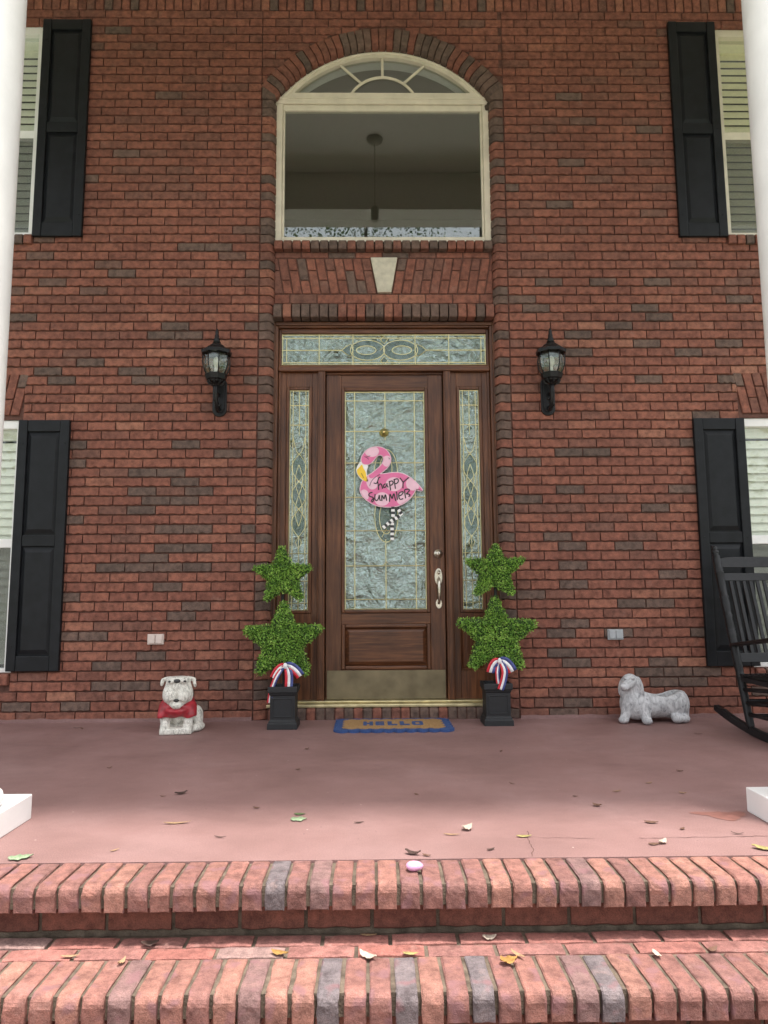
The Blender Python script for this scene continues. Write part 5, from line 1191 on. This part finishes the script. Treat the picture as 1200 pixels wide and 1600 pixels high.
def dachs(X, Y, Z):
    q = lambda *a: E3(X, Y, Z, *a)
    d = C3(X, Y, Z, (-.10, 0, .115), (.13, .01, .12), .098, .092); d = smin(d, q((.165, .01, .115), (.085, .095, .105)), .04); d = smin(d, q((-.125, -.025, .115), (.095, .09, .095)), .04)
    d = smax(d, .012-Z, .02)
    top = .186-.016*np.cos((X-.06)*22); d = smax(d, -smax(top-Z, -.075-X, .02), .006)
    cav = np.sqrt(((X-.062)/.122)**2+((Y-.01)/.062)**2)-1; d = smax(d, -smax(cav*.062, .12-Z, .01), .006)
    d = smin(d, C3(X, Y, Z, (-.135, -.02, .15), (-.155, -.04, .25), .070, .052), .03)
    hd_ = q((-.158, -.045, .275), (.052, .056, .046)); hd_ = smin(hd_, C3(X, Y, Z, (-.17, -.065, .265), (-.224, -.112, .240), .036, .026), .012)
    hd_ = smin(hd_, q((-.242, -.130, .249), (.013, .012, .011)), .004)
    for e in ((-.158, -.098, .284), (-.203, -.078, .284)): hd_ = smax(hd_, -q(e, (.009, .009, .007)), .005)
    for e in ((-.155, -.094, .297), (-.200, -.073, .297)): hd_ = smin(hd_, q(e, (.016, .012, .007)), .008)
    hd_ = smin(hd_, q((-.104, -.072, .238), (.018, .030, .070), (0, -.2, .3)), .004); hd_ = smin(hd_, q((-.212, -.030, .232), (.014, .030, .058), (0, .2, .3)), .010)
    d = smin(d, hd_, .015)
    for p, r in ((((-.085, -.075, .11), (-.085, -.115, .035)), (.042, .030)), (((-.185, -.045, .09), (-.215, -.065, .028)), (.036, .028))): d = smin(d, C3(X, Y, Z, *p, *r), .020)
    d = smin(d, q((-.085, -.130, .026), (.032, .036, .025)), .01); d = smin(d, q((-.222, -.075, .024), (.034, .032, .023)), .01)
    for s in (-.011, .011): d = smax(d, -C3(X, Y, Z, (-.085+s, -.175, .034), (-.085+s, -.145, .045), .004, .003), .004)
    d = smin(d, q((.135, -.080, .032), (.038, .045, .031)), .012); d = smin(d, q((.185, -.065, .030), (.036, .045, .030)), .012); d = smin(d, C3(X, Y, Z, (.23, .02, .08), (.215, -.045, .02), .022, .014), .02)
    return smax(d, -Z, .003)
sculpt('body', dachs, (-.28, -.19, -.012), (.28, .14, .345), .0060, M['greystone'], DP)
MB().prismz([(.06+.12*math.cos(a*math.pi/12), .01+.055*math.sin(a*math.pi/12)) for a in range(24)], 0.10, 0.135).build('soil', M['pot_soil'], None).parent = DP
# ================================================================== rocking chair
RC = thing('rocking_chair', (2.47, -0.75, 0), 'black slatted wooden rocking chair at the right edge facing the steps', 'rocking chair')
cp = M['chairpaint']; XL, XR = 2.192, 2.775
def post_pt(z, x): t = (z-0.04)/(1.158-0.04); return (x, -0.69+0.33*t, z)
for x in (XL, XR):
    zs = [(0.035, .019), (0.06, .024), (0.10, .025), (0.30, .026), (0.335, .026), (0.34, .029), (0.348, .024), (0.356, .029), (0.364, .024), (0.37, .026), (0.53, .026), (0.58, .026), (0.60, .030), (0.607, .025), (0.614, .030), (0.622, .025), (0.63, .028), (0.69, .025), (0.715, .030), (0.722, .024), (0.735, .025), (0.76, .028), (0.79, .030), (0.82, .026), (0.832, .031), (0.84, .025), (0.90, .027), (0.985, .028), (0.99, .031), (1.0, .026), (1.01, .031), (1.02, .026), (1.06, .027), (1.10, .025), (1.107, .017), (1.115, .022), (1.125, .025), (1.135, .022), (1.14, .016), (1.146, .018), (1.155, .019), (1.163, .014), (1.167, .004)]
    MB().tube([post_pt(z, x) for z, r in zs], [r*0.93 for z, r in zs], 16).build('back_post', cp, RC, smooth=True)
    fx = x-(0.02 if x == XL else -0.02); zf = [(0.03, .018), (0.08, .024), (0.30, .025), (0.33, .028), (0.34, .023), (0.40, .024), (0.42, .029), (0.43, .023), (0.48, .026), (0.55, .022), (0.585, .018)]
    MB().tube([(fx, -1.14-0.03*(z-0.03), z) for z, r in zf], [r for z, r in zf], 14).build('front_post', cp, RC, smooth=True)
    # rocker: an arc cut from a plank
    R = 2.75; yc, zc = -0.93, 2.75; b = MB(); v = []; N_ = 28
    for i in range(N_+1):
        a = -0.235+0.485*i/N_; h = 0.046*(1.0 if 2 < i < N_-1 else 0.8)
        for xx in (x-0.017, x+0.017):
            for rr in (R, R-h): v.append((xx, yc+rr*math.sin(a), zc-rr*math.cos(a)))
    f = []
    for i in range(N_):
        p = 4*i; f += [(p, p+2, p+6, p+4), (p+1, p+5, p+7, p+3), (p, p+4, p+5, p+1), (p+2, p+3, p+7, p+6)]
    f += [(0, 1, 3, 2), (4*N_, 4*N_+2, 4*N_+3, 4*N_+1)]
    b.add(v, f).build('rocker', cp, RC, bevel=0.004)
    # arm: flat board rising to the front
    MB().add([(x-.028, -0.535, .520), (x+.028, -0.535, .520), (fx+.045, -1.20, .602), (fx-.045, -1.20, .602), (x-.028, -0.535, .540), (x+.028, -0.535, .540), (fx+.045, -1.20, .624), (fx-.045, -1.20, .624)],
             [(0,3,2,1),(4,5,6,7),(0,1,5,4),(1,2,6,5),(2,3,7,6),(3,0,4,7)]).build('arm', cp, RC, bevel=0.006)
    for z0, z1 in ((0.265, 0.315), (0.19, 0.235), (0.125, 0.15)): MB().tube([post_pt(z0, x), (fx, -1.145, z1)], 0.0125, 8).build('side_rung', cp, RC, smooth=True)
def rail(z0, z1, name, arch=0.0):
    b = MB(); v = []; n = 10
    for i in range(n+1):
        t = i/n; x = XL+0.012+(XR-XL-0.024)*t; bow_ = 0.018*math.sin(math.pi*t); ar_ = min(1, t*8, (1-t)*8)*arch
        for z, e in ((z0, 0), (z1-arch+ar_, 0)):
            y = post_pt(z, x)[1]+bow_
            v += [(x, y-.010, z), (x, y+.010, z)]
    f = []
    for i in range(n):
        p = 4*i; f += [(p, p+4, p+6, p+2), (p+1, p+3, p+7, p+5), (p, p+1, p+5, p+4), (p+2, p+6, p+7, p+3)]
    b.add(v, f+[(0, 2, 3, 1), (4*n, 4*n+1, 4*n+3, 4*n+2)]).build(name, cp, RC, bevel=0.003)
rail(1.022, 1.092, 'top_rail', 0.012); rail(0.934, 0.984, 'back_rail'); rail(0.425, 0.482, 'lower_rail')
ns = 11
for k in range(ns):
    t = (k+1)/(ns+1); x = XL+0.02+(XR-XL-0.04)*t; bw = 0.018*math.sin(math.pi*t); p, q = post_pt(0.475, x), post_pt(0.94, x); w = 0.011
    MB().add([(x-w, p[1]+bw-.006, p[2]), (x+w, p[1]+bw-.006, p[2]), (x+w, p[1]+bw+.006, p[2]), (x-w, p[1]+bw+.006, p[2]), (x-w, q[1]+bw-.006, q[2]), (x+w, q[1]+bw-.006, q[2]), (x+w, q[1]+bw+.006, q[2]), (x-w, q[1]+bw+.006, q[2])],
             [(0,3,2,1),(4,5,6,7),(0,1,5,4),(1,2,6,5),(2,3,7,6),(3,0,4,7)]).build('back_slat', cp, RC, bevel=0.002)
for k in range(9):
    y = -0.635-0.058*k; z = 0.345+0.007*k; MB().box(XL+0.0-0.012, XR+0.012, y-.026, y+.026, z, z+.014).build('seat_slat', cp, RC, bevel=0.003)
MB().box(XL+.02, XR-.02, -1.165, -1.135, .34, .395).build('seat_rail', cp, RC, bevel=0.004); MB().box(XL+.02, XR-.02, -0.625, -0.60, .30, .343).build('seat_rail', cp, RC, bevel=0.004)
for x in (XL, XR): MB().box(x-.012, x+.012, -1.134, -0.61, .315, .344).build('seat_side', cp, RC, bevel=0.003)
for z, yy in ((0.20, -0.645), (0.115, -0.668)): MB().tube([(XL, yy, z), (XR, yy, z)], 0.012, 8).build('back_rung', cp, RC, smooth=True)
MB().tube([(XL, -1.145, .20), (XR, -1.145, .20)], 0.012, 8).build('front_rung', cp, RC, smooth=True)
# ================================================================== litter on the porch and steps
def leaf(x, y, z, L, w, ang, col, curl, label, group=None, cat='leaf', lob=0):
    nm = 'leaf_%d' % (len(M)); mat = M.get(col) 
    n = 9; v = []; rnd = random.Random(int((x+9)*1000+y*77))
    for i in range(n+1):
        t = i/n; hw = w/2*math.sin(math.pi*min(1, max(0, t**0.8)))+0.0006
        if lob: hw *= 1+0.35*math.sin(t*lob*6.28)
        cz = 0.38*curl*L*((t-0.5)**2*4)*rnd.uniform(.6, 1.2)+0.0015
        px_, c_ = (t-0.5)*L, 0.55*curl*w
        v += [(px_, hw, cz+c_*.8), (px_, 0, cz), (px_, -hw, cz+c_*rnd.uniform(.2, 1))]
    f = []
    for i in range(n):
        p = 3*i; f += [(p, p+1, p+4, p+3), (p+1, p+2, p+5, p+4)]
    me = bpy.data.meshes.new('fallen_leaf'); me.from_pydata(v, [], f); me.update()
    o = link('fallen_leaf', me, mat, None, smooth=True); o.location = (x, y, z+0.002); o.rotation_euler = (0, 0, ang)
    s_ = o.modifiers.new('thick', 'SOLIDIFY'); s_.thickness = 0.0007
    return tag(o, label, cat, group)
for nm, c in (('lf_brown', (0.13, 0.065, 0.04)), ('lf_dark', (0.05, 0.025, 0.018)), ('lf_tan', (0.32, 0.20, 0.11)), ('lf_green', (0.22, 0.29, 0.17)), ('lf_dgreen', (0.08, 0.11, 0.04)), ('lf_yellow', (0.30, 0.25, 0.09)), ('lf_pale', (0.42, 0.34, 0.27)), ('lf_amber', (0.30, 0.16, 0.04))):
    M[nm] = simple(nm, c, 0.7, var=0.3, scale=150)
leaf(-0.913, -1.831, 0, .055, .025, .5, 'lf_dark', .35, 'curled dark leaf on the porch floor, halfway along the left side')
leaf(-0.818, -2.235, 0, .10, .016, .12, 'lf_tan', .12, 'long thin tan leaf on the left of the porch floor')
leaf(-0.362, -2.205, 0, .062, .05, .1, 'lf_green', .08, 'pale green round leaf on the porch floor left of centre', lob=2)
leaf(-0.365, -2.14, 0, .045, .022, 0, 'lf_dgreen', .12, 'dark green leaf just behind the pale green round leaf')
leaf(-1.235, -2.582, 0, .075, .045, .35, 'lf_green', .15, 'pale green lobed leaf at the porch edge near the left column', lob=3)
leaf(0.268, -2.342, 0, .045, .034, .6, 'lf_pale', .6, 'cupped whitish leaf on the porch floor in front of the door')
leaf(0.205, -2.396, 0, .058, .010, -.1, 'lf_tan', .1, 'thin tan leaf beside the cupped whitish leaf')
leaf(0.458, -2.424, 0, .055, .018, .05, 'lf_yellow', .15, 'yellow leaf at the top of the short crack in the porch floor')
leaf(0.92, -2.503, 0, .040, .024, .6, 'lf_pale', .5, 'small white curled leaf at the right of the porch edge')
leaf(0.885, -2.515, 0, .04, .018, .1, 'lf_brown', .1, 'flat reddish leaf touching the small white curled leaf')
leaf(1.235, -2.575, 0, .08, .03, -.5, 'lf_yellow', .25, 'yellow green leaf at the porch edge near the right column')
leaf(0.829, -2.069, 0, .035, .022, -.5, 'lf_brown', .4, 'brown curled leaf on the right of the porch floor')
leaf(0.965, -2.285, 0, .05, .022, -.2, 'lf_brown', .15, 'flat brown leaf on the line where the porch floor grows lighter')
leaf(0.056, -2.583, 0, .055, .020, -.4, 'lf_dark', .5, 'dark curled leaf at the porch edge above the pink pebble')
leaf(0.10, -2.60, 0, .030, .010, -.5, 'lf_brown', .3, 'tiny brown leaf scrap right above the pink pebble')
for (x, y) in ((-2.02, -0.25), (-1.98, -0.27), (-1.4, -1.35), (-0.45, -1.42), (0.109, -1.877), (0.62, -1.05), (1.40, -1.52), (1.17, -1.73), (0.55, -1.72), (-0.98, -1.87), (-0.55, -2.05), (-0.62, -2.40), (-0.95, -2.52), (0.98, -1.86), (1.25, -1.9), (0.78, -1.93), (1.05, -2.36), (1.22, -2.42), (-0.45, -0.95), (1.9, -0.62), (-0.13, -2.25), (0.32, -2.55)):
    leaf(x, y, 0, random.uniform(.018, .045), random.uniform(.006, .014), random.uniform(-1, 1), random.choice(['lf_brown', 'lf_dark', 'lf_brown', 'lf_tan']), random.uniform(.1, .4), 'tiny brown scrap of leaf on the painted porch floor', 'leaf scraps on the porch floor')
ZT = -0.1735
leaf(-0.737, -2.80, ZT, .05, .026, .2, 'lf_dark', .4, 'curled dark leaf on the left of the lower step')
leaf(-0.345, -2.862, ZT, .052, .022, -.3, 'lf_amber', .3, 'amber leaf with a dark tip left of centre on the lower step')
leaf(-0.09, -2.888, ZT, .058, .024, -.6, 'lf_pale', .4, 'cream leaf at the middle of the lower step')
leaf(0.032, -2.873, ZT, .045, .014, -.1, 'lf_yellow', .2, 'mustard yellow leaf at the back of a grey brick on the lower step')
leaf(0.273, -2.788, ZT, .042, .026, .1, 'lf_pale', .4, 'whitish leaf on the back bricks of the lower step right of centre')
leaf(0.304, -2.934, ZT+.003, .05, .034, .2, 'lf_amber', .5, 'orange yellow leaf on the lower step right of centre', lob=2)
leaf(0.337, -2.893, ZT+.003, .052, .012, -.9, 'lf_tan', .3, 'thin tan leaf above the orange yellow leaf')
leaf(0.734, -2.898, ZT+.002, .042, .014, -1.35, 'lf_pale', .3, 'upright cream leaf on the right of the lower step')
leaf(0.905, -2.875, ZT, .04, .018, .5, 'lf_brown', .4, 'red brown leaf on the far right of the lower step')
leaf(-0.783, -2.905, ZT+.002, .034, .014, 1.3, 'lf_tan', .5, 'small tan leaf standing at a joint on the left of the lower step')
leaf(-0.945, -2.862, ZT, .055, .010, .1, 'lf_tan', .15, 'long thin tan leaf on the far left of the lower step')
leaf(-0.09, -2.755, ZT, .05, .012, -.05, 'lf_tan', .1, 'shaded tan leaf under the overhang of the upper step')
pb = MB().sphere((0, 0, 0), (0.027, 0.020, 0.0145), 18, 10)
pb.v = [(x*(1+.10*math.sin(3*math.atan2(y, x)+1)), y*(1+.08*math.sin(2*math.atan2(y, x))), z) for x, y, z in pb.v]
pbo = pb.build('pebble', simple('pink_paint', (0.62, 0.33, 0.52), 0.45, var=0.12, scale=70, bump=0.4, bscale=130), smooth=True); pbo.location = (0.052, -2.722, 0.0145); tag(pbo, 'pink painted pebble on the top edge of the upper step', 'pebble')
# ================================================================== trees across the lawn, seen only in the glass
def woodland():
    rng = np.random.default_rng(3); v = []; f = []; t = []
    spots = [(rng.uniform(-32, 32), rng.uniform(-34, -19), rng.uniform(9.5, 13.0)) for i in range(17)]
    spots += [(-4.4, -18.5, 16.5), (-0.4, -19.0, 17.5), (3.6, -18.0, 16.5), (7.6, -19.0, 17.0), (-9.0, -18.0, 14.5), (12.0, -18.0, 14.0)]
    def leaves(P, l0, l1):
        m = len(P); D = rng.normal(0, 1, (m, 3)); D /= np.linalg.norm(D, axis=1)[:, None]; S_ = np.cross(D, rng.normal(0, 1, (m, 3))); S_ /= np.linalg.norm(S_, axis=1)[:, None]
        l = rng.uniform(l0, l1, m)[:, None]; n0 = len(v)
        for k, q in enumerate(zip(P, P+D*l*.5+S_*l*.3, P+D*l, P+D*l*.5-S_*l*.3)):
            v.extend([tuple(a) for a in q]); f.append(tuple(n0+4*k+j for j in range(4))); t.extend([rng.uniform(0, 1)]*4)
    for (tx_, ty_, h) in spots:
        for b in range(15):
            c = np.array([tx_+rng.normal(0, 1.9), ty_+rng.normal(0, 1.7), h*rng.uniform(0.48, 0.98)]); r = rng.uniform(0.6, 1.2)
            leaves(c+rng.normal(0, 1, (50 if h < 16 else 230, 3))*r*(0.62 if h < 16 else 0.9), .16 if h < 16 else .07, .34 if h < 16 else .16)
    for i in range(70):                                        # low shrubs along the far edge of the lawn
        c = np.array([rng.uniform(-32, 32), rng.uniform(-30, -17), rng.uniform(-.1, .9)]); leaves(c+rng.normal(0, 1, (70, 3))*np.array([1.1, .8, .55]), .14, .3)
    me = bpy.data.meshes.new('woodland'); me.from_pydata(v, [], f); me.update(); o = link('woodland', me, M['tree'], None, tone=t); return o, spots
wd, spots = woodland()
tag(wd, 'leafy trees across the lawn, mirrored in the door and window glass', 'trees', kind='stuff')
tr = MB()
for (x, y, h) in spots: tr.tube([(x, y, -0.52), (x+.1, y, h*.4), (x+.05, y+.1, h*.85)], [.22, .15, .05], 7)
tr.build('trunks', M['bark'], wd)
